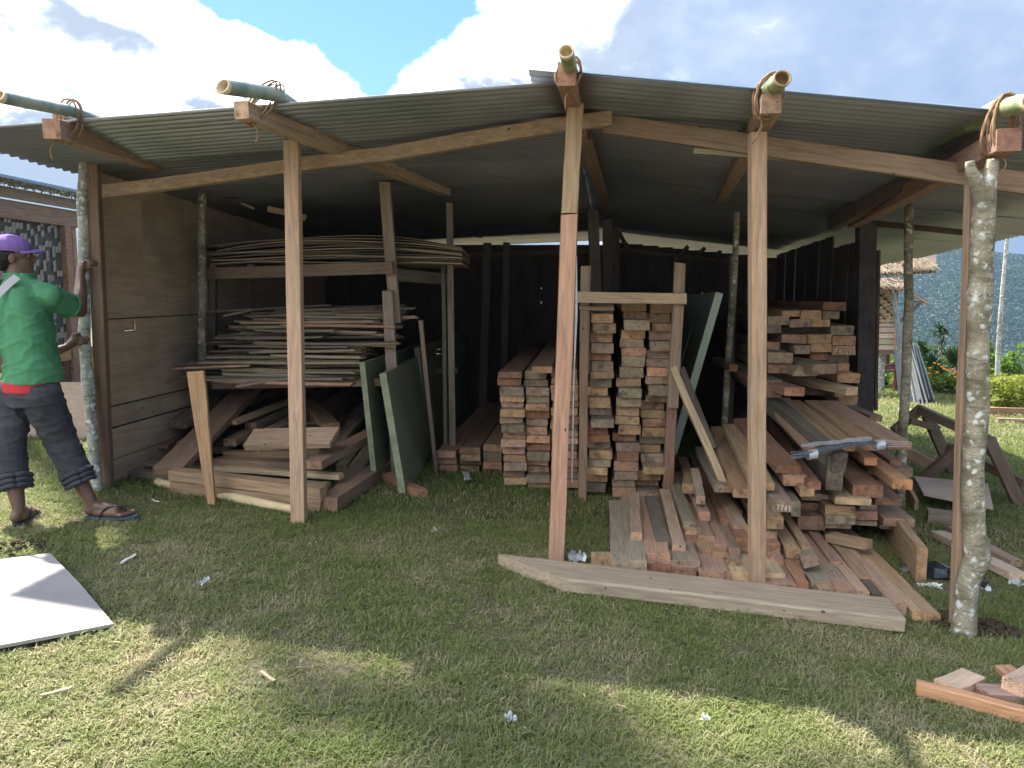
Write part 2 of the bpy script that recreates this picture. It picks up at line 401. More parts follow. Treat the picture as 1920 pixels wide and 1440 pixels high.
def board(name, A, B, wd, th, col=TAN, parent=None, up=V((0, 0, 1)), roll=0.0, label=None, cat=None, group=None, **kw):
    """A, B = centre line ends; th is measured along 'up'"""
    A, B = V(A), V(B)
    me = board_mesh((B - A).length, wd, th, **kw)
    m = frame(A, B - A, up) @ Matrix.Rotation(roll, 4, 'X')
    o = mk(name, me, parent, m, jit(col, 0.08))
    return tag(o, label, cat, group)

def endboard(name, x0, y0, x1, y1, Z, L, vp=(1150, 555), col=TAN, label=None, cat='board', group=None, roll=0.0, **kw):
    """board whose near end face covers a pixel box at depth Z, running back toward a vanishing point"""
    a = W(x0, y1, Z); b_ = W(x1, y0, Z)
    c = (a + b_) / 2; wd = abs(b_.x - a.x); th = abs(b_.z - a.z)
    d = ray(*vp).normalized(); d.x += R.uniform(-.018, .018); d.normalize(); roll += R.uniform(-.035, .035)
    me = board_mesh(L, wd, th, **kw)
    m = frame(c, d) @ Matrix.Rotation(roll, 4, 'X')
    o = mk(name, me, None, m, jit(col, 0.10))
    return tag(o, label, cat, group)

def tube_mesh(pts, rad, n=10, mat=None, wob=0.0, caps=True, seed=0, smooth=True):
    """rad: number or list"""
    pts = [V(p) for p in pts]; k = len(pts)
    rr = rad if isinstance(rad, (list, tuple)) else [rad] * k
    vs, fs = [], []
    prevn = None
    for i, p in enumerate(pts):
        d = (pts[min(i + 1, k - 1)] - pts[max(i - 1, 0)]).normalized()
        if prevn is None:
            a = V((0, 0, 1)) if abs(d.z) < 0.9 else V((1, 0, 0)); nrm = d.cross(a).normalized()
        else: nrm = (prevn - d * prevn.dot(d)).normalized()
        prevn = nrm; bn = d.cross(nrm)
        for j in range(n):
            an = 2 * math.pi * j / n
            r = rr[i] * (1 + wob * noise.noise(V((p.x * 6 + seed, p.y * 6, p.z * 6)) + V((math.cos(an), math.sin(an), 0))))
            vs.append(p + nrm * math.cos(an) * r + bn * math.sin(an) * r)
    for i in range(k - 1):
        for j in range(n):
            a, b_ = i * n + j, i * n + (j + 1) % n
            fs.append((a, b_, b_ + n, a + n))
    if caps: fs.append(tuple(reversed(range(n)))); fs.append(tuple(range((k - 1) * n, k * n)))
    return mesh_from('tube', vs, fs, mat, smooth)

def densify(pts, rad, m=5):
    """Catmull-Rom through pts, with radii"""
    pts = [V(p) for p in pts]; P_, R_ = [], []
    for i in range(len(pts) - 1):
        p0, p1, p2, p3 = pts[max(i - 1, 0)], pts[i], pts[i + 1], pts[min(i + 2, len(pts) - 1)]
        for j in range(m):
            t = j / m
            P_.append(0.5 * ((2 * p1) + (p2 - p0) * t + (2 * p0 - 5 * p1 + 4 * p2 - p3) * t * t + (3 * p1 - p0 - 3 * p2 + p3) * t ** 3))
            R_.append(rad[i] * (1 - t) + rad[i + 1] * t)
    P_.append(pts[-1]); R_.append(rad[-1])
    return P_, R_

def box_mesh(c, sx, sy, sz, mat=None):
    vs = [(c[0] + a * sx / 2, c[1] + b * sy / 2, c[2] + d * sz / 2) for a in (-1, 1) for b in (-1, 1) for d in (-1, 1)]
    fs = [(0, 1, 3, 2), (4, 6, 7, 5), (0, 4, 5, 1), (2, 3, 7, 6), (0, 2, 6, 4), (1, 5, 7, 3)]
    return mesh_from('box', vs, fs, mat)

class MB:
    """gathers many small pieces into one mesh"""
    def __init__(s): s.v, s.f = [], []
    def add(s, vs, fs):
        n = len(s.v); s.v += [tuple(v) for v in vs]; s.f += [tuple(i + n for i in f) for f in fs]
    def quadslab(s, a, b, c, d, t):
        n = (b - a).cross(d - a).normalized() * t
        vs = [a, b, c, d, a + n, b + n, c + n, d + n]
        s.add(vs, [(3, 2, 1, 0), (4, 5, 6, 7), (0, 1, 5, 4), (1, 2, 6, 5), (2, 3, 7, 6), (3, 0, 4, 7)])
    def tube(s, pts, r, n=6):
        me = tube_mesh(pts, r, n); s.add([v.co for v in me.vertices], [tuple(p.vertices) for p in me.polygons]); bpy.data.meshes.remove(me)
    def build(s, name, mat, parent=None, smooth=False, col=None):
        return mk(name, mesh_from(name, s.v, s.f, mat, smooth), parent, None, col)

ORD = ['zeroth', 'first', 'second', 'third', 'fourth', 'fifth', 'sixth', 'seventh', 'eighth', 'ninth', 'tenth', 'eleventh', 'twelfth', 'thirteenth', 'fourteenth',
       'fifteenth', 'sixteenth', 'seventeenth', 'eighteenth', 'nineteenth', 'twentieth', 'twenty-first', 'twenty-second', 'twenty-third', 'twenty-fourth', 'twenty-fifth',
       'twenty-sixth', 'twenty-seventh', 'twenty-eighth', 'twenty-ninth', 'thirtieth', 'thirty-first', 'thirty-second', 'thirty-third', 'thirty-fourth', 'thirty-fifth',
       'thirty-sixth', 'thirty-seventh', 'thirty-eighth', 'thirty-ninth', 'fortieth']

exec_parts = []
# ================================================================== SETTING
def build_ground():
    xs = sorted(set([-1500, -900, -500, -250, -120, -60, -35] + [x * 1.0 for x in range(-24, 25)] + [x * 0.25 for x in range(-20, 25)] + [35, 60, 120, 250, 500, 900, 1500]))
    ys = sorted(set([-60, -30, -12, -5] + [y * 0.25 for y in range(-4, 48)] + [12 + y * 0.5 for y in range(30)] + [28, 32, 40, 60, 100, 160, 240, 400, 700, 1400]))
    vs, fs = [], []
    for y in ys:
        for x in xs:
            z = gz(x, y)
            if abs(x) < 30 and 1 < y < 30: z += 0.012 * noise.noise(V((x * 1.7, y * 1.7, 0)))
            vs.append((x, y, z))
    n = len(xs)
    for j in range(len(ys) - 1):
        for i in range(n - 1):
            a = j * n + i; fs.append((a, a + 1, a + n + 1, a + n))
    o = mk('ground', mesh_from('ground', vs, fs, M_GROUND, True)); tag(o, kind='structure')
build_ground()

def tuft(nblade, hmin, hmax, spread, seed, lean=0.9, wd=0.0032):
    r = random.Random(seed); vs, fs = [], []
    for i in range(nblade):
        an = r.uniform(0, 6.283); d = spread * math.sqrt(r.random()); x, y = d * math.cos(an), d * math.sin(an)
        h = r.uniform(hmin, hmax); ta = r.uniform(0, 6.283); ln = h * r.uniform(0.2, lean) * 1.2
        wx, wy = math.cos(ta + 1.57) * wd * r.uniform(0.6, 1.3), math.sin(ta + 1.57) * wd
        dx, dy = math.cos(ta) * ln, math.sin(ta) * ln
        b = len(vs)
        vs += [(x - wx, y - wy, -0.004), (x + wx, y + wy, -0.004),
               (x + dx * .4 - wx * .8, y + dy * .4 - wy * .8, h * .6), (x + dx * .4 + wx * .8, y + dy * .4 + wy * .8, h * .6),
               (x + dx, y + dy, h * r.uniform(0.55, 1.0))]
        fs += [(b, b + 1, b + 3, b + 2), (b + 2, b + 3, b + 4)]
    me = mesh_from('tuft', vs, fs, M_GRASS)
    return bpy.data.objects.new('grass_tuft_source', me)

def scatter(name, verts, faces, sources, density, smin, smax, mat, seed, upright=True, label=None, tilt=0.25, noise_scale=None, thresh=0.0):
    me = mesh_from(name, verts, faces, mat); o = mk(name, me); tag(o, kind='stuff')
    ng = bpy.data.node_groups.new(name + '_scatter', 'GeometryNodeTree')
    ng.interface.new_socket('Geometry', in_out='INPUT', socket_type='NodeSocketGeometry'); ng.interface.new_socket('Geometry', in_out='OUTPUT', socket_type='NodeSocketGeometry')
    N = ng.nodes; Lk = ng.links
    gi = N.new('NodeGroupInput'); go = N.new('NodeGroupOutput')
    dp = N.new('GeometryNodeDistributePointsOnFaces'); dp.inputs['Density'].default_value = density; dp.inputs['Seed'].default_value = seed
    Lk.new(gi.outputs[0], dp.inputs[0])
    if noise_scale:
        nz = N.new('ShaderNodeTexNoise'); nz.inputs['Scale'].default_value = noise_scale; nz.inputs['Detail'].default_value = 4
        mr = N.new('ShaderNodeMapRange'); mr.inputs[1].default_value = 0.34; mr.inputs[2].default_value = 0.56; mr.inputs[3].default_value = thresh; mr.inputs[4].default_value = 1.0
        Lk.new(nz.outputs[0], mr.inputs[0])
        ml = N.new('ShaderNodeMath'); ml.operation = 'MULTIPLY'; ml.inputs[1].default_value = density; Lk.new(mr.outputs[0], ml.inputs[0]); Lk.new(ml.outputs[0], dp.inputs['Density'])
    gj = N.new('GeometryNodeJoinGeometry')
    for s in sources:
        oi = N.new('GeometryNodeObjectInfo'); oi.inputs['Object'].default_value = s; oi.inputs['As Instance'].default_value = True
        Lk.new(oi.outputs['Geometry'], gj.inputs[0])
    ip = N.new('GeometryNodeInstanceOnPoints'); ip.inputs['Pick Instance'].default_value = True
    Lk.new(dp.outputs[0], ip.inputs[0]); Lk.new(gj.outputs[0], ip.inputs['Instance'])
    ri = N.new('FunctionNodeRandomValue'); ri.data_type = 'INT'; ri.inputs[4].default_value = 0; ri.inputs[5].default_value = len(sources) - 1; ri.inputs['Seed'].default_value = 3
    Lk.new(ri.outputs[2], ip.inputs['Instance Index'])
    rr = N.new('FunctionNodeRandomValue'); rr.data_type = 'FLOAT_VECTOR'; rr.inputs[0].default_value = (-tilt, -tilt, 0); rr.inputs[1].default_value = (tilt, tilt, 6.283)
    Lk.new(rr.outputs[0], ip.inputs['Rotation'])
    rs = N.new('FunctionNodeRandomValue'); rs.data_type = 'FLOAT'; rs.inputs[2].default_value = smin; rs.inputs[3].default_value = smax; rs.inputs['Seed'].default_value = 9
    Lk.new(rs.outputs[1], ip.inputs['Scale'])
    jg = N.new('GeometryNodeJoinGeometry'); Lk.new(ip.outputs[0], jg.inputs[0])
    Lk.new(ip.outputs[0], go.inputs[0])
    md = o.modifiers.new('scatter', 'NODES'); md.node_group = ng
    return o

def strip(zs, x0f, x1f, dx=0.5):
    vs, fs = [], []
    n = 24
    for Z in zs:
        a, b_ = x0f(Z), x1f(Z)
        for i in range(n + 1):
            x = a + (b_ - a) * i / n; vs.append((x, Z, gz(x, Z) - 0.001))
    for j in range(len(zs) - 1):
        for i in range(n):
            a = j * (n + 1) + i; fs.append((a, a + 1, a + n + 2, a + n + 1))
    return vs, fs
fr = lambda a, b_, k: [a + (b_ - a) * i / k for i in range(k + 1)]
# near lawn
tn = [tuft(18, .008, .021, .036, s, 1.8, .0021) for s in (1, 2, 3, 4)] + [tuft(12, .014, .032, .03, 5, 1.5, .0021)]
v_, f_ = strip(fr(1.9, 5.0, 14), lambda z: -.70 * z - .5, lambda z: .70 * z + .5)
g = scatter('grass', v_, f_, tn, 2400, .7, 1.35, M_GROUND, 1, noise_scale=1.6, thresh=.10)
tm = [tuft(26, .015, .035, .08, s, 1.1, .0028) for s in (11, 12, 13)]
v_, f_ = strip(fr(5.0, 9.0, 14), lambda z: -.70 * z - .8, lambda z: .70 * z + 1.2)
g = scatter('grass', v_, f_, tm, 620, .7, 1.35, M_GROUND, 2, noise_scale=1.6, thresh=.10)
tf = [tuft(30, .02, .055, .16, s, 1.0, .005) for s in (21, 22, 23)]
v_, f_ = strip(fr(9.0, 21.0, 24), lambda z: .38 * z, lambda z: .72 * z + 1.5)
g = scatter('grass', v_, f_, tf, 150, .7, 1.4, M_GROUND, 3, noise_scale=1.0, thresh=.5)
v_, f_ = strip(fr(9.0, 14.0, 10), lambda z: -.85 * z, lambda z: -.45 * z)
g = scatter('grass', v_, f_, tf, 130, .7, 1.4, M_GROUND, 4)

# --- forested mountain across the valley
def mount_h(x, y):
    ridge = 33 + 12 * math.sin(x / 230.0 + 0.9) + 12 * noise.noise(V((x / 160, 3.0, 1.0)))
    t = min(1.0, max(0.0, (y - 330) / 420.0)); t = t * t * (3 - 2 * t)
    spur = 30 * noise.noise(V((x / 70, y / 160, 0.3))) + 6 * noise.noise(V((x / 26, y / 60, 7.3)))
    return -75 + (ridge + 75) * t + spur * math.sin(math.pi * min(1, t * 1.0)) ** 0.6 if t < 1 else ridge + 0.1 * (750 - y)
vs, fs = [], []
nx, ny = 150, 60
for j in range(ny + 1):
    y = 330 + 520 * j / ny
    for i in range(nx + 1):
        x = -750 + 1700 * i / nx; vs.append((x, y, mount_h(x, y)))
for j in range(ny):
    for i in range(nx):
        a = j * (nx + 1) + i; fs.append((a, a + 1, a + nx + 2, a + nx + 1))
M_FOREST = simple('forest_floor', (0.028, 0.050, 0.018), 0.95, 0, 0.05, 0.5)
mountain = mk('mountain', mesh_from('mountain', vs, fs, M_FOREST, True)); tag(mountain, kind='structure')
# tree crowns on the slope facing the lawn, as far as the frame (and a margin) sees it
M_CROWN = leaf_mat('forest_crown', (0.016, 0.038, 0.016), (0.070, 0.100, 0.035), 0.20, 0.012)
def crown_src(seed):
    r = random.Random(seed + 60); vs, fs = [], []
    for i in range(150):
        d = V((r.gauss(0, 1), r.gauss(0, 1), r.gauss(0, 1))).normalized()
        k = 0.62 + 0.5 * noise.noise(d * 2.1 + V((seed * 9.1, 0, 0))) + r.uniform(-.12, .30); q = V((d.x * k, d.y * k, d.z * k * 1.05 + .25))
        ax = V((r.gauss(0, 1), r.gauss(0, 1), r.gauss(0, 1))).normalized() * r.uniform(.14, .32); b = ax.cross(d + V((r.uniform(-.5, .5), r.uniform(-.5, .5), .4))).normalized() * r.uniform(.10, .22)
        n = len(vs); vs += [q - ax, q + b, q + ax, q - b]; fs.append((n, n + 1, n + 2, n + 3))
    me = mesh_from('crown', vs, fs, M_CROWN)
    return bpy.data.objects.new('crown_source', me)
cs = [crown_src(i) for i in range(4)]
vs, fs = [], []
for j in range(ny + 1):
    y = 330 + 430 * j / ny
    for i in range(61):
        x = y * (0.05 + 0.75 * i / 60.0) - 60; vs.append((x, y, mount_h(x, y)))
for j in range(ny):
    for i in range(60):
        a = j * 61 + i; fs.append((a, a + 1, a + 62, a + 61))
scatter('forest', vs, fs, cs, 0.22, 1.0, 4.6, M_FOREST, 5, tilt=0.2)

# --- air
haze = mk('haze', box_mesh((0, 420, 16), 2400, 900, 190)); tag(haze, kind='stuff')
hm = bpy.data.materials.new('haze_air'); hm.use_nodes = True; ht = NT(hm.node_tree); ht.n.clear()
ho = ht.new('ShaderNodeOutputMaterial'); hv = ht.new('ShaderNodeVolumePrincipled'); ht.l.new(hv.outputs[0], ho.inputs['Volume'])
hv.inputs['Color'].default_value = (0.15, 0.25, 0.38, 1); hv.inputs['Density'].default_value = 0.00068; hv.inputs['Anisotropy'].default_value = 0.2
haze.data.materials.append(hm)

# ================================================================== THE SHED
R0 = W(1052, 156, 3.95); RR = W(1115, 441, 10.4)
RDX = (RR.x - R0.x) / (RR.y - R0.y); RDZ = (RR.z - R0.z) / (RR.y - R0.y)
LE = W(-91, 247, 4.3)
SLL = ((R0.z + RDZ * (LE.y - R0.y)) - LE.z) / ((R0.x + RDX * (LE.y - R0.y)) - LE.x)
def ridge(y): return V((R0.x + RDX * (y - R0.y), y, R0.z + RDZ * (y - R0.y)))
def roofz(x, y):
    r = ridge(y)
    if x < r.x: return r.z - SLL * (r.x - x)
    t = (y - 3.6) / 7.4
    ex = 4.0 + 1.0 * t; ez = 2.12 - 0.24 * t
    return r.z - (r.z - ez) * (x - r.x) / (ex - r.x)
def RZ(px, py, off=0.06, Zmax=11.0):
    Z = 3.2
    while Z < Zmax:
        p = W(px, py, Z)
        if py < 555 and p.z > roofz(p.x, p.y) - off: return p
        Z += 0.02
    return W(px, py, Zmax)

shed = thing('timber_shed', 'open-fronted timber shed under a corrugated metal gable roof', 'shed', (0.3, 5.5, 0))
tcol = lambda c: c
PB = dict(parent=shed)

SKL = (LE.y - R0.y) / (R0.x - LE.x); SKR = (3.6 - R0.y) / (4.0 - R0.x)
# roof sheets: corrugated, ribs run from ridge to eave
def roof_sheet(side, y0, y1, lift, k):
    pitch, amp = 0.076, 0.015
    n = int((y1 - y0) / pitch * 8)
    vs, fs = [], []
    for i in range(n + 1):
        y = y0 + (y1 - y0) * i / n
        h = amp * math.sin(2 * math.pi * (y - 3.0) / pitch) + lift * (1 - i / n) + 0.002
        r = ridge(y)
        if side < 0:
            xa, xb = r.x - 3.40 - 0.02 * math.sin(k * 3.1), r.x + 0.02
            sag = 0.012 * math.sin(k * 1.7)
        else:
            t = (y - 3.6) / 7.4; xa, xb = r.x - (0.16 if k == 0 else 0.02), 4.0 + 1.0 * t + 0.02 * math.sin(k * 2.3)
            sag = 0.010 * math.sin(k * 2.1 + 1)
        for j in range(5):
            x = xa + (xb - xa) * j / 4
            yy = y + (SKL * max(0, r.x - x) if side < 0 else SKR * max(0, x - r.x))
            z = (roofz(x, yy) if not (side > 0 and x < r.x) else r.z + (r.x - x) * 0.12) + h + (0.022 if side > 0 else 0) + sag * math.sin(math.pi * j / 4)
            vs.append((x, yy, z))
    for i in range(n):
        for j in range(4):
            a = i * 5 + j; fs.append((a, a + 1, a + 6, a + 5))
    me = mesh_from('roof_sheet', vs, fs, M_METAL, True)
    o = mk('roof_sheet', me, shed)
    so_ = o.modifiers.new('thick', 'SOLIDIFY'); so_.thickness = 0.0012; so_.offset = 1
ys = [R0.y + 0.78 * i for i in range(10)]
for k in range(9):
    y1 = min(ys[k] + 0.86, 11.0 if k == 8 else 99)
    roof_sheet(-1, ys[k], y1 if k < 8 else 10.95, 0.010, k)
yr = [R0.y - 0.04 + 0.8 * i for i in range(10)]
def front_y(x): return R0.y + (3.6 - R0.y) * (x - R0.x) / (4.0 - R0.x)
for k in range(9):
    roof_sheet(1, max(R0.y - 0.04, yr[k]) if k == 0 else yr[k], yr[k] + 0.88 if k < 8 else 11.2, 0.010, k)
# blue rim of the flashing that shows along the right front edge
fl = MB()
for i in range(12):
    xa, xb = R0.x + 0.05 + 3.7 * i / 12, R0.x + 0.05 + 3.7 * (i + 1) / 12
    ya, yb_ = R0.y - 0.06 + SKR * (xa - R0.x), R0.y - 0.06 + SKR * (xb - R0.x); a = V((xa, ya, roofz(xa, ya) + 0.040)); b_ = V((xb, yb_, roofz(xb, yb_) + 0.040))
    fl.quadslab(a, b_, b_ + V((0, .09, .002)), a + V((0, .09, .002)), 0.004)
fl.build('edge_flashing', M_TOPRIM, shed)

# ---- posts
def post(pt, pb, wd, th, col, Z=None, top=None, name='post', label=None, base=None, **kw):
    """pt: pixel of the top, pb: pixel of the base on the ground"""
    B = base if base is not None else G(*pb)
    T = W(pt[0], pt[1], Z if Z else B.y)
    rz = roofz(T.x, T.y) - 0.03
    if T.z > rz: T.z = rz
    return board(name, B - V((0, 0, 0.03)), T, wd, th, col, shed, up=V((0, -1, 0)), label=label, wob=0.002, seg=5, endj=0.0, **kw)

FC = V((0, 1, 0))
post((547, 250), (561, 980), 0.088, 0.075, (0.56, 0.37, 0.25), name='post')
# middle post: weathered upper length on a pink lower length
mb = G(1042, 1055)
mj = W(1067, 402, mb.y - .005); mt = W(1079, 196, mb.y - 0.02)
board('post', mb - V((0, 0, .03)), mj + V((0, 0, .0)), 0.086, 0.095, (0.53, 0.31, 0.205), shed, up=V((0, -1, 0)), seg=5, label='pink lower length of the spliced middle post')
board('post', mj + V((0, -.004, 0.002)), mt, 0.084, 0.08, (0.36, 0.25, 0.14), shed, up=V((0, -1, 0)), seg=5, wob=.005, label='weathered upper length of the spliced middle post')
board('cleat', W(1069, 640, mb.y + .06), W(1080, 330, mb.y + .06), 0.03, 0.10, (0.20, 0.17, 0.13), shed, up=V((0, -1, 0)))
mk('plastic_strip', tube_mesh([W(1072, 905, mb.y + .015), W(1076, 700, mb.y + .015), W(1080, 590, mb.y + .015), W(1081, 480, mb.y + .015)], [.006, .004, .010, .003], 5, M_PLAST), shed)
post((1420, 250), (1419, 1104), 0.078, 0.075, (0.50, 0.34, 0.215), name='post')
# left corner: pale bark pole and sawn post beside it
lb = G(185, 922)
P_, Q_ = densify([lb - V((0, 0, .05)), W(178, 860, lb.y), W(170, 770, lb.y), W(163, 700, lb.y), W(158, 600, lb.y), W(157, 470, lb.y), W(154, 380, lb.y), W(156, 330, lb.y), W(157, 283, lb.y)],
                 [.036, .037, .038, .039, .036, .034, .032, .031, .030], 6)
o = mk('bark_post', tube_mesh(P_, Q_, 12, M_BARKW, 0.16), shed); o['label'] = 'pale lichen-covered pole at the left corner of the shed'
board('post', G(193, 916) + V((.015, .02, -.03)), W(172, 280, lb.y + .02), 0.085, 0.06, (0.25, 0.16, 0.11), shed, up=V((0, -1, 0)), seg=4)
# second bark pole on the left wall
P_, Q_ = densify([V((W(379, 660, 6.3).x, 6.3, gz(-2.5, 6.3))), W(379, 660, 6.3), W(380, 560, 6.3), W(378, 450, 6.3), W(380, 355, 6.3)], [.033] * 5, 6)
mk('bark_post', tube_mesh(P_, Q_, 10, M_BARK, 0.2), shed)
# right corner: forked bark post with a board beside it
rb = G(1806, 1187)
zt = rb.y
def wr(x, y, d=0): return W(x, y, zt + d)
P_, Q_ = densify([rb - V((0, 0, .06)), wr(1809, 1150), wr(1815, 1090), wr(1830, 1045), wr(1826, 990), wr(1825, 900), wr(1831, 780), wr(1835, 650), wr(1839, 500), wr(1843, 400), wr(1842, 352)],
                 [.062, .056, .050, .058, .049, .047, .047, .048, .049, .050, .052], 5)
tr = mk('bark_post', tube_mesh(P_, Q_, 16, M_BARK, 0.20), shed); tr['label'] = 'forked mottled bark post at the right front corner'
P_, Q_ = densify([wr(1842, 372), wr(1832, 345), wr(1822, 325), wr(1818, 302)], [.050, .036, .028, .018], 4)
mk('fork', tube_mesh(P_, Q_, 10, M_BARK, 0.15), tr)
P_, Q_ = densify([wr(1842, 372), wr(1852, 345), wr(1858, 320), wr(1862, 300)], [.050, .036, .030, .026], 4)
mk('fork', tube_mesh(P_, Q_, 10, M_BARK, 0.15), tr)
P_, Q_ = densify([wr(1832, 1060), wr(1846, 1040), wr(1853, 1010)], [.034, .020, .012], 4)
mk('branch_stub', tube_mesh(P_, Q_, 8, M_BARK, 0.3), tr)
board('post', wr(1797, 1165, .06) - V((0, 0, .03)), wr(1826, 345, .06), 0.07, 0.05, (0.36, 0.24, 0.16), shed, up=V((0, -1, 0)), seg=4)
# slim pole at the back right of the open bay
rp = G(1690, 955)
P_, Q_ = densify([rp - V((0, 0, .05)), W(1691, 850, rp.y), W(1697, 740, rp.y), W(1701, 640, rp.y), W(1704, 560, rp.y), W(1703, 470, rp.y), W(1705, 378, rp.y)],
                 [.034, .036, .036, .037, .034, .033, .031], 5)
mk('bark_post', tube_mesh(P_, Q_, 10, M_BARK, 0.22), shed)

# ---- cross beams along the front
def polybeam(name, pts, wd, th, col, label=None):
    """bent sawn beam through points (wd in depth, th in height)"""
    vs, fs = [], []
    for i, p in enumerate(pts):
        for (a, b_) in ((-1, -1), (1, -1), (1, 1), (-1, 1)):
            vs.append(p + V((0, a * wd / 2, b_ * th / 2 * (1 + R.uniform(-.08, .08)))))
    for i in range(len(pts) - 1):
        for j in range(4):
            a, b_ = i * 4 + j, i * 4 + (j + 1) % 4; fs.append((a, b_, b_ + 4, a + 4))
    fs.append((3, 2, 1, 0)); k = (len(pts) - 1) * 4; fs.append((k, k + 1, k + 2, k + 3))
    m = Matrix.Translation(pts[0])
    me = mesh_from(name, [V(v) - pts[0] for v in vs], fs, M_WOOD)
    o = mk(name, me, shed, m, jit(col, .05)); 
    if label: o['label'] = label
    return o
polybeam('cross_beam', [W(183, 361, 5.35), W(300, 346, 5.24), W(420, 329, 5.14), W(530, 313, 5.03), W(620, 301, 4.94), W(720, 289, 4.84), W(880, 262, 4.68), W(1050, 234, 4.50), W(1146, 222, 4.42)], 0.05, 0.082, (0.40, 0.28, 0.185), 'crooked weathered cross beam over the left bays')
board('cross_beam', W(1048, 215, 4.60), W(1330, 245, 4.60), 0.05, 0.10, (0.36, 0.26, 0.18), shed)
board('cross_beam', W(1135, 232, 4.53), W(1960, 350, 3.95), 0.05, 0.105, (0.34, 0.25, 0.16), shed)
board('splice_block', W(1300, 283, 4.42), W(1482, 297, 4.32), 0.03, 0.03, (0.36, 0.32, 0.22), shed)

# ---- rafters that run from front to back beneath the sheets
def rafter(p0, p1, wd, th, col=(0.27, 0.185, 0.13), off0=None, ends=(0, 0), Z0=None, Z1=None):
    a = W(*p0, Z0) if Z0 else RZ(*p0, off=th / 2 + .012)
    b_ = W(*p1, Z1) if Z1 else RZ(*p1, off=th / 2 + .012)
    return board('rafter', a, b_, wd, th, col, shed, seg=3, wob=.003), a, b_
# outer left
a0 = W(96, 241, 4.12); rafter((96, 241), (560, 392), 0.09, 0.10, (0.33, 0.22, 0.16), Z0=4.12, Z1=9.6)
rafter((110, 232), (430, 352), 0.06, 0.11, Z0=4.6, Z1=9.2)
a1 = W(452, 206, 4.00); rafter((452, 206), (836, 358), 0.085, 0.085, (0.40, 0.29, 0.20), Z0=4.00, Z1=6.6)
a2 = W(1062, 138, 3.78); rafter((1062, 138), (1118, 355), 0.085, 0.11, (0.34, 0.21, 0.15), Z0=3.78, Z1=7.6)
rafter((1096, 250), (1150, 420), 0.09, 0.12, Z0=5.0, Z1=9.8)
a3 = W(1446, 194, 3.70); rafter((1446, 194), (1352, 372), 0.09, 0.09, (0.34, 0.24, 0.17), Z0=3.70, Z1=7.0)
a4 = W(1893, 262, 3.50); rafter((1893, 262), (1600, 416), 0.10, 0.10, (0.33, 0.20, 0.15), Z0=3.50, Z1=6.9)
rafter((1850, 262), (1560, 420), 0.08, 0.12, (0.14, 0.10, 0.085), Z0=4.0, Z1=7.0)
rafter((660, 272), (900, 440), 0.07, 0.08, Z0=6.0, Z1=9.8)
# dark round plate log that pokes out of the right wall
mk('round_beam', tube_mesh([W(1560, 408, 7.05), W(1700, 418, 7.0), W(1808, 431, 6.95)], [.055, .056, .052], 12, simple('dark_log', (0.07, 0.05, 0.04), 0.9)), shed)
mk('round_beam', tube_mesh([W(1153, 341, 7.4), W(1150, 395, 9.9)], [.045, .04], 12, simple('log_end', (0.26, 0.20, 0.13), 0.9)), shed)
mk('round_beam', tube_mesh([W(1379, 365, 7.2), W(1330, 420, 9.9)], [.04, .04], 12, bpy.data.materials['log_end']), shed)
mk('round_beam', tube_mesh([W(774, 352, 7.2), W(860, 420, 9.9)], [.045, .04], 12, bpy.data.materials['log_end']), shed)

# ---- inner posts
def ipost(p0, p1, Z, wd, col=(0.20, 0.155, 0.12), d=0.06, toground=True):
    T = W(*p0, Z); B = W(*p1, Z)
    if toground:
        k = (gz(B.x, B.y) - T.z) / (B.z - T.z); B = T + (B - T) * k
    T.z = min(T.z, roofz(T.x, T.y) - .02)
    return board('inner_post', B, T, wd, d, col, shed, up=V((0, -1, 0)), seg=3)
ipost((721, 306), (742, 606), 6.1, 0.085, (0.30, 0.235, 0.175), toground=False)
ipost((727, 545), (733, 664), 6.05, 0.085, (0.33, 0.26, 0.20))
ipost((843, 382), (846, 612), 6.55, 0.055, (0.24, 0.20, 0.155))
ipost((831, 470), (833, 612), 6.6, 0.035, (0.20, 0.17, 0.13))
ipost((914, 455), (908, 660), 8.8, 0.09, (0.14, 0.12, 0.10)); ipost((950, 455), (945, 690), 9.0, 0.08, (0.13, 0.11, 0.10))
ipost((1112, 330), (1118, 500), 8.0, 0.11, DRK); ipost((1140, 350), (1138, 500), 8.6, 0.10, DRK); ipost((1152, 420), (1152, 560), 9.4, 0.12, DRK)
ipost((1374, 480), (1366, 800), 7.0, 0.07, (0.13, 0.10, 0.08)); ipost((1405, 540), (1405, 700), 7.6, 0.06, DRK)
P_, Q_ = densify([W(1358, 800, 6.6), W(1368, 640, 6.6), W(1377, 520, 6.6), W(1381, 398, 6.6)], [.03, .03, .028, .026], 4)
mk('bark_post', tube_mesh(P_, Q_, 8, M_BARK, 0.2), shed)

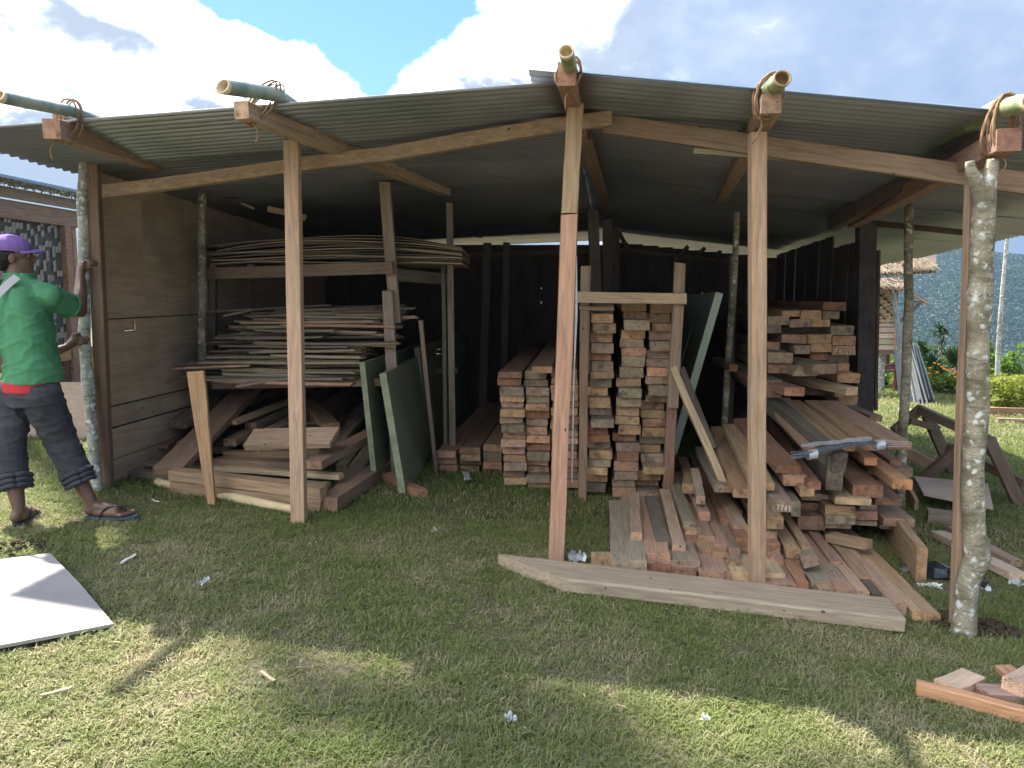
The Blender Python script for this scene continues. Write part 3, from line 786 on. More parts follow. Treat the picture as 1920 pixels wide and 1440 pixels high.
# ---- left wall of plywood and boards
WD = V((0.0936, 1, 0)).normalized()
wa = W(184, 600, 5.30); wa = V((wa.x, wa.y, 0))
def wallpt(s, z): return V((wa.x + WD.x * s, wa.y + WD.y * s, z))
def zat(py, px=184):                       # height on the wall plane at its front edge
    return W(px, py, wa.y).z
WN = V((-WD.y, WD.x, 0))                   # outward (left)
def wallpanel(s0, s1, z0, z1, mat=M_PLY, slope=0.0, name='wall_panel', hole=None, t=0.012, off=0.0):
    mb_ = MB()
    def slab(a0, a1, b0, b1, b0e=None, b1e=None):
        b0e = b0 if b0e is None else b0e; b1e = b1 if b1e is None else b1e
        a, b_, c, d = (wallpt(a0, b0) + WN * off, wallpt(a1, b0e) + WN * off, wallpt(a1, b1e) + WN * off, wallpt(a0, b1) + WN * off)
        mb_.quadslab(d, c, b_, a, t)
    if hole:
        h0, h1, g0, g1 = hole
        slab(s0, h0, z0, z1); slab(h1, s1, z0, z1); slab(h0, h1, z0, g0); slab(h0, h1, g1, z1)
    else: slab(s0, s1, z0, z1, z0 + slope, z1 + slope)
    vs = [V(v) for v in mb_.v]; o0 = vs[0]
    # local frame with X along the wall for the grain
    m = frame(o0, WD); mi = m.inverted()
    me = mesh_from(name, [mi @ v for v in vs], mb_.f, mat)
    return mk(name, me, shed, m, (1, 1, 1))
zA, zB, zC, zD = zat(599), zat(766), zat(807), zat(866)
gwl = gz(wa.x, wa.y)
wallpanel(0.005, 0.60, zA + .004, 2.36, off=.002); wallpanel(0.604, 1.22, zA + .004, 2.36); wallpanel(1.226, 2.44, zA + .004, 2.36, off=.003); wallpanel(2.45, 4.9, zA + .004, 2.3, M_PLY, -0.0)
hz0, hz1 = zat(624) , zat(606)
wallpanel(0.005, 1.9, zB + .006, zA - .006, hole=(0.30, 0.44, hz0, hz1)); wallpanel(1.91, 4.9, zB + .004, zA - .004)
wallpanel(0.005, 4.9, zC + .008, zB - .006, off=.004); wallpanel(0.005, 4.9, zD + .004, zC - .006); wallpanel(0.005, 4.9, gwl - .02, zD - .004, off=.003)
wallpanel(0.02, 4.9, gwl - .02, 2.3, M_DARKB, hole=(0.30, 0.44, hz0, hz1), off=.018)
board('wall_batten', wallpt(.03, gwl) + WN * .02, wallpt(.03, 2.36) + WN * .02, 0.05, 0.03, (0.28, 0.2, 0.14), shed, up=WN)
board('ledge', wallpt(.15, hz0 + .055) + WN * .10, wallpt(.62, hz0 + .05) + WN * .10, 0.02, 0.07, TAN, shed)

# ---- back wall and right wall: dark boards with chinks of light
def boardwall(p0, p1, z0, ztop, n, name='wall_board', gapmax=0.006, chink=()):
    d = (p1 - p0); L = d.length; u = d.normalized(); w_ = L / n
    nrm = V((-u.y, u.x, 0))
    for i in range(n):
        a = p0 + u * (w_ * i - 0.012); c = p0 + u * (w_ * (i + 1))
        if i in chink: a = p0 + u * (w_ * i + 0.010)
        mid = (a + c) / 2; zt_ = ztop(mid) if callable(ztop) else ztop
        me = board_mesh(zt_ - z0, (c - a).length, 0.018, seg=1, wob=0, mat=M_DARKB, ch=.002, endj=0.0)
        mk(name, me, shed, frame(V((mid.x, mid.y, z0)) + nrm * (0.020 * (i % 2)), V((0, 0, 1)), nrm), (1, 1, 1))
        if i in chink:
            q = p0 + u * (w_ * i); k = 1.15 + 0.35 * R.random()
            for (za, zb) in ((z0, k), (k + .035, k + .19), (k + .21, zt_)):
                mk('cover_strip', board_mesh(zb - za, .035, .012, seg=1, wob=0, mat=M_DARKB, ch=.002, endj=0), shed, frame(V((q.x, q.y, za)) - nrm * .016, V((0, 0, 1)), nrm), (1, 1, 1))
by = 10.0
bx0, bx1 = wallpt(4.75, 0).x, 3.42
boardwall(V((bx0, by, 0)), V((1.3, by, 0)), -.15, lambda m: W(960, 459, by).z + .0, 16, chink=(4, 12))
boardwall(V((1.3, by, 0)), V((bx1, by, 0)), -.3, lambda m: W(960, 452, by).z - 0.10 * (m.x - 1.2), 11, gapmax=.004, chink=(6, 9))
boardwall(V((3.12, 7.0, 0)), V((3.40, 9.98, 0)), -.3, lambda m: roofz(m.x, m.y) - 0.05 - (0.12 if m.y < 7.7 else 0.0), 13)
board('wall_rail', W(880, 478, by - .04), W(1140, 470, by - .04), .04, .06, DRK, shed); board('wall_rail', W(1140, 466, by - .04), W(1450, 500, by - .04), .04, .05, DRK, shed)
board('wall_rail', W(1140, 448, by - .06), W(1160, 500, by - .06), .05, .04, DRK, shed)
for (x0, y0, x1, y1) in ((1290, 462, 1262, 492), (1322, 465, 1300, 486), (1350, 470, 1344, 500), (1160, 434, 1178, 470)):
    board('strut', W(x0, y0, by - .1), W(x1, y1, by - .1), .05, .05, DRK, shed)
# heavy dark end post of the right wall
epb = W(1622, 770, 6.95); ept = W(1624, 418, 6.95)
board('post', V((epb.x, epb.y, gz(epb.x, epb.y))), ept, 0.155, 0.10, (0.05, 0.045, 0.045), shed, up=V((0, -1, 0)), seg=3, label='dark end post of the right wall')
board('wall_batten', W(1642, 770, 6.98), W(1647, 470, 6.98), 0.03, 0.03, (0.10, 0.06, 0.045), shed, up=V((0, -1, 0)))

# ---- shelves on the left
sz0 = W(560, 722, 6.0).z
board('shelf_beam', W(392, 513, 6.55), W(738, 502, 6.0), 0.05, 0.095, (0.24, 0.165, 0.12), shed)
board('shelf_beam', W(735, 515, 6.35), W(840, 524, 7.0), 0.05, 0.10, (0.20, 0.17, 0.13), shed)
board('shelf_beam', W(400, 722, 6.3), W(740, 716, 5.95), 0.05, 0.06, (0.30, 0.23, 0.16), shed)
board('shelf_beam', W(400, 700, 7.8), W(860, 694, 7.6), 0.05, 0.06, (0.20, 0.15, 0.11), shed)
for k, x in enumerate((400, 470, 560, 650, 725)):
    board('shelf_bearer', W(x, 716, 6.2 - k * .05), W(x + 60, 690, 8.0), 0.05, 0.04, (0.2, 0.15, 0.11), shed)
    board('shelf_bearer', W(x, 500, 6.5 - k * .08), W(x + 60, 500, 8.2), 0.05, 0.04, (0.2, 0.15, 0.11), shed)
ipost((400, 520), (400, 700), 6.9, .06, (0.2, 0.16, 0.12))

# loose off-cuts that hang under the left roof
board('roof_offcut', W(503, 392, 6.6), W(574, 409, 6.6), 0.05, 0.05, PAL, shed, seg=2)
board('roof_offcut', W(432, 372, 6.8), W(476, 391, 6.8), 0.03, 0.02, PAL, shed, seg=2)
board('roof_offcut', W(468, 360, 7.2), W(520, 372, 7.2), 0.03, 0.05, GRY, shed, seg=2)

# ---- bamboo poles lashed on top
def bamboo(tip, back, Zt, Zb, r, mat, label, nl=7, cutcol=M_BAMC):
    A = W(*tip, Zt); B = W(*back, Zb); B.z = roofz(B.x, B.y) + r + 0.020
    d = (B - A).normalized()
    # carry on over the roof
    E = B + V((0.12, 1, 0)).normalized() * 5.6; E.z = roofz(E.x, E.y) + r + 0.03
    pts, rad = [], []
    path = [A]
    L1 = (B - A).length
    s = 0.0; k = 0
    tot = [A, B, E]
    def at(u):
        if u <= L1: return A + d * u
        return B + (E - B).normalized() * (u - L1)
    u = 0.0; total = L1 + 5.6; node = 0.16
    while u < total:
        pts.append(at(u)); rad.append(r)
        if u + node < total:
            pts += [at(u + node - .012), at(u + node), at(u + node + .012)]; rad += [r, r * 1.09, r]
        u += node + 0.04; node = 0.26
    me = tube_mesh(pts, rad, 14, mat, 0.03, caps=False)
    o = mk('bamboo_pole', me, shed); o['label'] = label
    # hollow, bevelled cut end
    mbb = MB(); n = 14; ax = (pts[1] - pts[0]).normalized(); a = ax.cross(V((0, 0, 1))).normalized(); b_ = ax.cross(a)
    ring = lambda rr, off, sl: [pts[0] + a * math.cos(2 * math.pi * i / n) * rr + b_ * math.sin(2 * math.pi * i / n) * rr + ax * (off - sl * (1 + math.sin(2 * math.pi * i / n)) * .5) for i in range(n)]
    o1, i1, i2 = ring(r * 1.0, 0.001, .045), ring(r * 0.80, 0.001, .045), ring(r * 0.78, .05, 0)
    mbb.add(ring(r, 0.002, 0) + o1 + i1 + i2 + [pts[0] + ax * .05],
            [(i, (i + 1) % n, n + (i + 1) % n, n + i) for i in range(n)] + [(n + i, n + (i + 1) % n, 2 * n + (i + 1) % n, 2 * n + i) for i in range(n)] + [(2 * n + i, 2 * n + (i + 1) % n, 3 * n + (i + 1) % n, 3 * n + i) for i in range(n)] + [(3 * n + i, 3 * n + (i + 1) % n, 4 * n) for i in range(n)])
    ce = mbb.build('cut_end', cutcol, o, True)
    return o, pts, d
def lash(parent, cb, cp, w_, h_, turns, seed, tails=1):
    """vine turned round a rafter end (cb) and the bamboo above it (cp)"""
    r_ = random.Random(seed); m = MB()
    for t in range(turns):
        off = V((r_.uniform(-.01, .01), (t - turns / 2) * .016 + r_.uniform(-.012, .012), 0)); pts = []
        k = 16; sk = r_.uniform(-.04, .04)
        mid = (cb + cp) / 2; hh = (cp.z - cb.z) / 2 + h_
        for i in range(k + 1):
            an = 2 * math.pi * i / k + r_.uniform(-.05, .05)
            x = math.cos(an); z = math.sin(an)
            pts.append(mid + off + V(((cp.x - cb.x) / 2 * z + x * w_ * (1.05 + r_.uniform(-.05, .12)), sk * z, z * hh * (1 + r_.uniform(-.03, .06)))))
        m.tube(pts, r_.uniform(.0035, .007), 5)
    for t in range(tails):
        p = cb + V((r_.uniform(-.04, .04), -.03, -h_ * .8)); q = p + V((r_.uniform(-.06, .06), -.01, -.05)); s_ = q + V((r_.uniform(-.04, .04), 0, -r_.uniform(.05, .09)))
        m.tube(densify([p, q, s_], [1, 1, 1], 4)[0], .004, 5)
    m.build('lashing', M_VINE, parent, True)
bdat = [
    ((2, 182), (140, 214), 3.70, 4.22, .030, M_BAMT, 'flare-tinted bamboo pole at the far left end of the roof', a0, 3),
    ((422, 163), (520, 197), 3.68, 4.10, .035, M_BAMT, 'flare-tinted bamboo pole with pale bevelled end over the left bay', a1, 4),
    ((1062, 98), (1072, 143), 3.50, 3.98, .034, M_BAMG, 'bamboo pole above the ridge over the middle post', a2, 2),
    ((1466, 148), (1437, 186), 3.50, 3.90, .038, M_BAMG, 'hollow bamboo pole over the right bay', a3, 6),
    ((1932, 192), (1862, 228), 3.28, 3.76, .040, M_BAMG, 'green bamboo pole at the right corner of the roof', a4, 7)]
for i, (tp, bk, zt_, zb_, r_, mt_, lab, ta, nt_) in enumerate(bdat):
    o, pts, d = bamboo(tp, bk, zt_, zb_, r_, mt_, lab, cutcol=M_BAMC if i != 3 else M_BAMIN)
    yb = ta.y + 0.10
    cp = W(*tp, zt_) + d * ((yb - zt_) / max(.2, d.y))
    cb = V((ta.x + .0, yb, ta.z))
    lash(o, cb, cp, .055, .055, nt_, 40 + i, 1 if i != 3 else 2)
# ================================================================== TIMBER STOCK
def zt_(i, n, where):
    return f'{ORD[i]} from the top'
TONES = [ROSE, TAN, GRY, GRN, ROSE, PNK, GRY, TAN, TAN, GRY, RED, ROSE]
def stack(cols, Z, bottom, L, vp, where, group, protr=0.07, wj=0.012, colnames=None, cat='plank', name='plank', lean=0.0):
    """cols: list of (x_left_bottom, x_right_bottom, x_left_top, x_right_top, y_top, n) in pixels"""
    rr = random.Random(len(where) * 7 + 3)
    for ci, (xb0, xb1, xt0, xt1, ytop, n, ybot) in enumerate(cols):
        zb = W(960, ybot, Z).z; ztp = W(960, ytop, Z).z
        weights = [rr.uniform(.82, 1.2) for _ in range(n)]; sw = sum(weights); z = zb
        for i in range(n):                                   # bottom to top
            th = (ztp - zb) * weights[i] / sw; f = (i + .5) / n
            x0 = xb0 * (1 - f) + xt0 * f; x1 = xb1 * (1 - f) + xt1 * f
            p0 = W(x0, 800, Z).x; p1 = W(x1, 800, Z).x
            cx = (p0 + p1) / 2 + rr.uniform(-wj, wj); wd = (p1 - p0) * rr.uniform(.88, 1.0)
            y = Z + rr.uniform(-protr, protr * .6) * (1 if rr.random() < .7 else 1.9)
            tone = rr.choice(TONES)
            k = n - i
            pos = 'topmost' if k == 1 else ('lowest' if k == n else (f'{ORD[k]} from the top' if k <= n // 2 else f'{ORD[i + 1]} from the bottom'))
            lab = f'{CNAME[tone]} plank, {pos}, {colnames[ci]} column of {where}'
            d = (ray(*vp)); d = V((d.x + rr.uniform(-.006, .006), d.y, 0)).normalized()
            me = board_mesh(L * rr.uniform(.93, 1.02), wd, th * .955, ch=.005, seg=2, wob=.002, endj=.012)
            o = mk(name, me, None, frame(V((cx, y, z + th / 2)), d) @ Matrix.Rotation(rr.uniform(-.025, .025), 4, 'X'), jit(tone, .20))
            tag(o, lab, cat, group)
            z += th
# low stack on the ground, three columns
stack([(821, 858, 821, 858, 842, 3, 884), (859, 901, 858, 901, 838, 4, 889), (903, 941, 903, 943, 832, 4, 893)], 6.35, 0, 3.2, (1093, 555), 'the low floor stack', 'planks in the low floor stack', .06, colnames=['left', 'middle', 'right'])
# stack left of the middle post
stack([(942, 988, 933, 980, 697, 15, 908), (989, 1034, 980, 1026, 697, 15, 916), (1035, 1086, 1030, 1083, 692, 16, 912)], 5.9, 0, 3.7, (1093, 555), 'the stack behind the middle post', 'planks stacked behind the middle post', .07, colnames=['left', 'central', 'right'])
tz = W(960, 697, 5.9).z
board('plank', V((W(1016, 800, 5.78).x, 5.78, tz + .026)), V((W(1016, 800, 5.78).x + .3, 9.4, tz + .026)), .155, .05, TAN, label='narrower tan plank lying on top of the stack behind the middle post', cat='plank', group='planks stacked behind the middle post')
# racked stack right of the middle post
stack([(1098, 1143, 1105, 1148, 570, 21, 925), (1147, 1193, 1163, 1209, 566, 21, 929), (1195, 1242, 1212, 1259, 568, 22, 932)], 5.75, 0, 3.6, (1120, 555), 'the tall racked stack', 'planks in the tall racked stack', .09, .016, colnames=['left', 'middle', 'right'])
# the rack frame round it
rk = thing('lumber_rack', 'light timber rack frame with crossbar around the tall plank stack', 'rack', G(1180, 930))
u0 = W(1092, 905, 5.66); u0.z = gz(u0.x, u0.y)
board('upright', u0, W(1096, 566, 5.64), .060, .05, (0.34, 0.22, 0.14), rk, up=V((0, -1, 0)), seg=4)
board('upright', W(1096, 700, 5.70), W(1098, 500, 5.70), .072, .045, (0.36, 0.28, 0.19), rk, up=V((0, -1, 0)))
u1 = W(1251, 897, 5.62); u1.z = gz(u1.x, u1.y)
board('upright', u1, W(1261, 742, 5.62), .074, .05, (0.24, 0.14, 0.10), rk, up=V((0, -1, 0)), label='dark reddish lower right upright')
board('upright', W(1261, 764, 5.56), W(1275, 493, 5.56), .078, .045, (0.36, 0.27, 0.18), rk, up=V((0, -1, 0)), seg=4)
board('crossbar', W(1076, 557, 5.50), W(1286, 560, 5.50), .045, .078, (0.44, 0.33, 0.21), rk)
board('crossbar', W(1086, 577, 5.62), W(1150, 578, 5.62), .035, .03, (0.38, 0.28, 0.19), rk)
board('prop', W(1262, 690, 5.42), W(1355, 906, 5.05), .05, .055, (0.42, 0.31, 0.19), None, up=V((0, -1, 0)), seg=6, wob=.004, label='pale knotty prop stick leaning beside the tall racked stack', cat='stick')
board('prop', W(1277, 690, 5.85), W(1337, 842, 5.7), .05, .055, DRK, None, up=V((0, -1, 0)), label='dark prop stick behind the pale knotty one', cat='stick')
# foil scraps on the rack ends
def crumple(name, c, sx, sy, sz, mat, label, cat, seed, sub=2, group=None, flat=False):
    bm = bmesh.new(); bmesh.ops.create_grid(bm, x_segments=7, y_segments=6, size=0.5)
    rr = random.Random(seed)
    for v in bm.verts:
        x, y = v.co.x, v.co.y
        e = 1 + .35 * noise.noise(V((x * 3, y * 3, seed)))
        v.co = V((x * sx * e, y * sy * e, abs(noise.noise(V((x * 4 + seed, y * 4, 3)))) * sz * 1.6 + rr.uniform(0, sz * .35)))
    me = bpy.data.meshes.new(name); bm.to_mesh(me); bm.free(); me.materials.append(mat)
    o = mk(name, me, None, Matrix.Translation(c) @ Matrix.Rotation(rr.uniform(0, 3), 4, 'Z')); tag(o, label, cat, group)
    so_ = o.modifiers.new('t', 'SOLIDIFY'); so_.thickness = .001
    return o

# ------- far stack inside the right wall
z2 = lambda x, y: (1380 + x / 4, 500 + y / 4)
def far(i, x0, y0, x1, y1, col, pos, L=2.6, Z=6.2, vp=(1120, 555), **kw):
    a = z2(x0, y0); b_ = z2(x1, y1)
    return endboard('beam', a[0], a[1], b_[0], b_[1], Z, L, vp, col, f'{CNAME[col]} sawn beam end, {pos}', 'beam', 'beams stacked against the right wall', **kw)
far(0, 655, 265, 822, 330, RED, 'topmost on the right wall stack', Z=6.3)
far(1, 350, 330, 475, 376, TAN, 'left of three in the second row of the wall stack')
far(2, 485, 328, 640, 397, TAN, 'middle of three in the second row of the wall stack')
far(3, 652, 336, 775, 392, GRN, 'right of three in the second row of the wall stack')
far(4, 240, 372, 400, 438, GRY, 'left in the third row of the wall stack')
far(5, 404, 392, 570, 455, GRY, 'middle in the third row of the wall stack')
far(6, 574, 396, 705, 452, TAN, 'right in the third row of the wall stack')
far(7, 712, 443, 885, 515, GRN, 'uppermost of the three nearest the dark wall post')
far(8, 220, 440, 340, 500, DRK, 'behind the right front post, fourth row of the wall stack')
far(9, 345, 510, 540, 575, ROSE, 'left in the fifth row of the wall stack')
far(10, 545, 508, 716, 578, TAN, 'middle of the fifth row of the wall stack', Z=6.12)
far(11, 725, 522, 898, 590, TAN, 'middle of the three nearest the dark wall post', Z=6.1)
far(12, 562, 580, 718, 642, TAN, 'under the middle of the fifth row of the wall stack', Z=6.12)
mrk = far(13, 725, 593, 896, 664, TAN, 'with a handwritten mark, below two others by the wall post', Z=6.08)
far(14, 220, 565, 330, 622, ROSE, 'left in the sixth row of the wall stack')
far(15, 440, 590, 556, 655, GRY, 'centre left in the sixth row of the wall stack', Z=6.1)
far(16, 560, 650, 688, 702, RED, 'short, under the sixth row of the wall stack')
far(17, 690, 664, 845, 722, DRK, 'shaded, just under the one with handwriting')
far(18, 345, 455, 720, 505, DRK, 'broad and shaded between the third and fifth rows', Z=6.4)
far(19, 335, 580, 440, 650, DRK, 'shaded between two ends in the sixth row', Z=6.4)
far(20, 568, 728, 762, 806, GRY, 'split and weathered, sticking out furthest from the wall stack', L=1.6, Z=5.6, vp=(900, 560))
far(21, 430, 742, 615, 822, GRY, 'under the split weathered one that sticks out', L=1.7, Z=5.75, vp=(980, 560))
far(22, 240, 645, 425, 725, GRY, 'long and grey, just right of the right front post', L=2.2, Z=5.85)
far(23, 245, 728, 425, 800, ROSE, 'under the long grey one right of the front post', L=2.2, Z=5.9)
far(24, 764, 724, 850, 795, TAN, 'with a rounded corner, right of the split weathered one', Z=6.1, L=2.0)
far(25, 762, 800, 930, 872, TAN, 'wide, lying low beside the dark wall post', L=1.8, Z=5.9, vp=(1080, 560))
far(26, 822, 902, 920, 966, PAL, 'narrow and slanting, bottom right of the wall stack', L=1.5, Z=5.6, vp=(700, 540))
far(27, 745, 925, 880, 978, ROSE, 'just behind the narrow slanting one', L=1.8, Z=5.9)
far(28, 770, 968, 912, 1036, TAN, 'lowest, at the foot of the dark wall post', L=2.0, Z=6.0)
far(29, 360, 906, 515, 970, RED, 'red, alone below the wall stack', L=1.6, Z=5.3, vp=(1000, 560))
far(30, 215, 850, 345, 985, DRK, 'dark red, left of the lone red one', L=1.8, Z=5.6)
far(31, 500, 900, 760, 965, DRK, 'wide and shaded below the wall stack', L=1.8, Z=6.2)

# handwriting in chalk, raised strokes a hair proud of the wood
M_CHALK = simple('chalk', (0.62, 0.58, 0.48), 0.9)
GL = {'P': [[(0, 0), (0, 1), (.5, 1), (.6, .75), (.5, .5), (0, .5)]], 'A': [[(0, 0), (.3, 1), (.6, 0)], [(.12, .4), (.5, .4)]], 'C': [[(.6, .85), (.3, 1), (.05, .6), (.1, .1), (.55, .1)]],
      'o': [[(.3, .6), (.05, .3), (.3, 0), (.55, .3), (.3, .6)]], 'M': [[(0, 0), (.1, 1), (.35, .3), (.6, 1), (.7, 0)]], 'J': [[(.1, 1), (.6, 1)], [(.4, 1), (.4, .1), (.1, 0)]],
      '7': [[(0, 1), (.55, 1), (.2, 0)]], '6': [[(.45, 1), (.05, .5), (.1, .05), (.45, .05), (.5, .4), (.1, .45)]], '1': [[(.2, 1), (.2, 0)]], '-': [[(0, .4), (.4, .4)]]}
def write(parent, text, corner, u, up, h, step, r, nrm):
    m = MB(); x = 0.0
    for ch_ in text:
        for st_ in GL.get(ch_, []):
            for a, b_ in zip(st_[:-1], st_[1:]):
                m.tube([corner + u * (x + a[0] * h * .8) + up * a[1] * h + nrm * .0015, corner + u * (x + b_[0] * h * .8) + up * b_[1] * h + nrm * .0015], r, 4)
        x += step
    return m.build('chalk_mark', M_CHALK, parent)
c0 = W(1380 + 745 / 4, 500 + 650 / 4, 6.065)
write(mrk, 'PACoJM', c0, V((1, 0, -.10)).normalized(), V((0, 0, 1)), .036, .027, .0022, V((0, -1, 0)))

# ------- long boards that slide out of the right bay
z4 = lambda x, y: (1400 + x / 3.6, 800 + y / 3.6)
def mid(x0, y0, x1, y1, Z, col, lab, L=3.0, vp=(1190, 555), **kw):
    a = z4(x0, y0); b_ = z4(x1, y1)
    return endboard('beam', a[0], a[1], b_[0], b_[1], Z, L, vp, col, f'{CNAME[col]} {lab}', 'beam', 'long beams in the right bay', **kw)
mid(408, 372, 500, 426, 4.62, RED, 'beam end, upper left of the long beams, above a pale one', vp=(1245, 555))
mid(362, 420, 457, 473, 4.60, TAN, 'beam with two nail holes, left of the upright dark timber', vp=(1240, 555))
mid(250, 330, 405, 400, 4.75, ROSE, 'wide beam just right of the right front post', vp=(1240, 555), L=3.2)
mid(538, 205, 655, 432, 4.72, BLK, 'thick timber standing on edge below the tied strips', L=2.9, vp=(1225, 555))
mid(720, 395, 918, 478, 4.75, RED, 'broad beam in the centre of the long beams', vp=(1215, 555))
mid(1002, 362, 1120, 432, 4.62, ORA, 'beam reaching furthest right, with cut corner', L=2.4, vp=(1205, 545), cut=.04)
mid(796, 210, 880, 262, 4.95, ORA, 'short block on top beneath the tied strips', L=.25, vp=(1190, 555))
mid(600, 482, 835, 528, 4.72, PAL, 'thick plank under the broad red beam', vp=(1215, 555), L=2.2)
mid(532, 535, 727, 600, 4.78, TAN, 'plank, upper of three in the middle column', vp=(1200, 555))
mid(536, 600, 731, 662, 4.76, GRN, 'plank, second of three in the middle column', vp=(1200, 555))
mid(532, 660, 702, 688, 4.80, GRY, 'plank, lowest of three in the middle column', vp=(1200, 555))
mid(733, 572, 882, 632, 4.86, ROSE, 'beam between the middle column and the wide right plank', vp=(1200, 555))
mid(765, 528, 880, 572, 4.90, GRY, 'beam under the broad red beam, to its right', vp=(1200, 555))
mid(738, 636, 877, 668, 4.88, GRN, 'thin plank at the bottom of the gap', vp=(1200, 555))
mid(872, 482, 1047, 532, 4.90, ROSE, 'plank below the orange beam on the right', vp=(1205, 555), L=2.4)
mid(930, 622, 1130, 676, 4.82, ROSE, 'wide plank, lowest on the right of the long beams', vp=(1195, 555), L=2.4)
mid(905, 668, 1080, 696, 4.90, GRY, 'plank right under the wide rosy one', vp=(1195, 555), L=2.4)
mid(370, 456, 552, 500, 4.95, GRY, 'plank behind the beam with two nail holes', vp=(1200, 555))
mid(345, 514, 502, 566, 5.0, ROSE, 'plank in shade left of the middle column', vp=(1190, 555))
mid(345, 606, 528, 698, 4.85, ROSE, 'broad plank low in shade left of the middle column', vp=(1180, 555))
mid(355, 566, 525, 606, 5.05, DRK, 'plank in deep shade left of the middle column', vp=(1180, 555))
mid(966, 228, 1050, 285, 5.2, RED, 'beam end with two nail holes on the far right', vp=(1190, 555), L=1.9)
mid(1000, 282, 1120, 340, 5.1, GRY, 'beam end below the one on the far right', vp=(1190, 555), L=2.0)
mid(820, 290, 960, 350, 5.25, GRY, 'beam half hidden behind the orange one', vp=(1190, 555), L=2.0)
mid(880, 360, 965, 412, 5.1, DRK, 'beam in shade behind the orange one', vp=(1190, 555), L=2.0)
numb = mid(176, 500, 308, 578, 4.45, GRY, 'beam with white chalk numbers just right of the post', vp=(1230, 555), L=3.2)
mid(300, 505, 366, 606, 4.6, GRN, 'beam behind the one with chalk numbers', vp=(1210, 555))
mid(140, 612, 248, 690, 4.35, TAN, 'weathered beam with split end below the chalk numbers', vp=(1215, 555), L=3.0)
mid(120, 700, 205, 770, 4.45, ROSE, 'beam end under the split weathered one', vp=(1190, 555))
c0 = W(1456, 956, 4.435)
write(numb, '7761', c0, V((1, 0, -.09)).normalized(), V((0, 0, 1)), .030, .024, .0026, V((0, -1, 0)))
# the sloping upper boards
def lie(p0, Z0, p1, Z1, wd, th, col, lab, cat='board', group='long beams in the right bay', name='board', **kw):
    return board(name, W(*p0, Z0), W(*p1, Z1), wd, th, col, None, label=lab, cat=cat, group=group, **kw)
lie((1686, 836), 4.75, (1552, 757), 5.85, .155, .048, ROSE, 'broad rosy board on the very top, ending under the strip bundle')
lie((1640, 838), 4.9, (1522, 756), 5.9, .11, .05, TAN, 'tan board just left of the broad rosy top board')
lie((1592, 838), 5.0, (1490, 757), 5.95, .085, .06, TAN, 'narrow tan board third from the right on top')
lie((1560, 838), 5.05, (1468, 752), 6.0, .09, .06, TAN, 'pale-topped board behind the strip bundle')
lie((1528, 845), 4.95, (1442, 752), 5.9, .10, .05, ROSE, 'rosy board sloping down to the strip bundle')
lie((1575, 868), 4.70, (1437, 750), 5.9, .09, .13, BLK, 'blackened thick board right of the right front post')
lie((1643, 785), 6.3, (1560, 752), 7.2, .10, .05, ROSE, 'short rosy board end behind the top boards by the wall post')
lie((1478, 880), 4.8, (1395, 790), 5.9, .16, .05, RED, 'wide reddish board leaning left of the blackened one')
lie((1430, 912), 4.6, (1372, 800), 5.9, .14, .05, TAN, 'broad tan board directly behind the right front post')
lie((1395, 925), 4.7, (1352, 830), 6.0, .13, .06, TAN, 'tan board left of the right front post')
lie((1378, 870), 5.5, (1350, 805), 6.4, .16, .05, (0.30, 0.20, 0.14) and TAN, 'tan board far back behind the brace')
lie((1375, 690), 6.4, (1342, 675), 7.2, .07, .06, RED, 'short red beam end poking out high beside the slim bark pole')

# ------- loose heap in front of it
z3 = lambda x, y: (1100 + x / 4.8, 840 + y / 4.8)
def low(x0, y0, x1, y1, col, lab, L=None, vp=(1145, 555), Z=None, conv=z3, cat='timber', **kw):
    a = conv(x0, y0); b_ = conv(x1, y1)
    z_ = (Z if Z else 4.22 + .0021 * (1110 - b_[1])) - .13
    z_ = min(z_, G((a[0] + b_[0]) / 2, b_[1]).y - .005)
    if L is None: L = R.uniform(2.2, 3.0)
    return endboard('timber', a[0], a[1], b_[0], b_[1], z_, L, vp, col, f'{CNAME[col]} {lab}', cat, 'loose heap of sawn timber', **kw)
low(215, 1010, 545, 1142, GRY, 'timber with black stains at the left foot of the heap', L=1.25, vp=(1125, 555), Z=4.18)
low(392, 760, 500, 832, PNK, 'stick with whitish end, leftmost on the heap', L=.95, vp=(1160, 555), Z=4.52)
low(386, 960, 502, 1022, PNK, 'stick under the leftmost one with whitish end', L=1.3, vp=(1130, 555), Z=4.28)
low(620, 826, 757, 896, BLK, 'stick with scratched black top', L=1.0, vp=(1140, 555), Z=4.46)
low(510, 945, 752, 1058, ROSE, 'tilted plank end in the lower left of the heap', L=1.3, vp=(1130, 555), Z=4.28, roll=-.10)
low(757, 1012, 1022, 1112, GRY, 'plank end with yellow and black weathering', L=1.2, vp=(1130, 555), Z=4.26)
low(545, 1062, 758, 1160, RED, 'beam end in the bottom row, left of another red one', L=1.2, vp=(1130, 555), Z=4.30)
low(762, 1100, 990, 1190, RED, 'beam end in the bottom row under the weathered plank', L=1.2, Z=4.26)
low(768, 870, 890, 940, PNK, 'stick end with two nail holes left of centre', L=1.3, vp=(1135, 555), Z=4.42)
low(870, 662, 985, 732, GRN, 'long stick on top of the heap, left of centre', L=1.5, vp=(1140, 555), Z=4.78)
low(885, 748, 1000, 822, TAN, 'stick end directly under the long greenish one', L=1.6, vp=(1135, 555), Z=4.70)
low(890, 826, 1005, 940, RED, 'stick end with dark stains below the tan one', L=1.6, vp=(1135, 555), Z=4.60)
low(1002, 790, 1152, 890, ROSE, 'round-edged beam end in the middle of the heap', L=1.7, vp=(1145, 555), Z=4.6)
low(1003, 900, 1120, 990, TAN, 'stick end below the round-edged beam', L=1.6, vp=(1140, 555), Z=4.48)
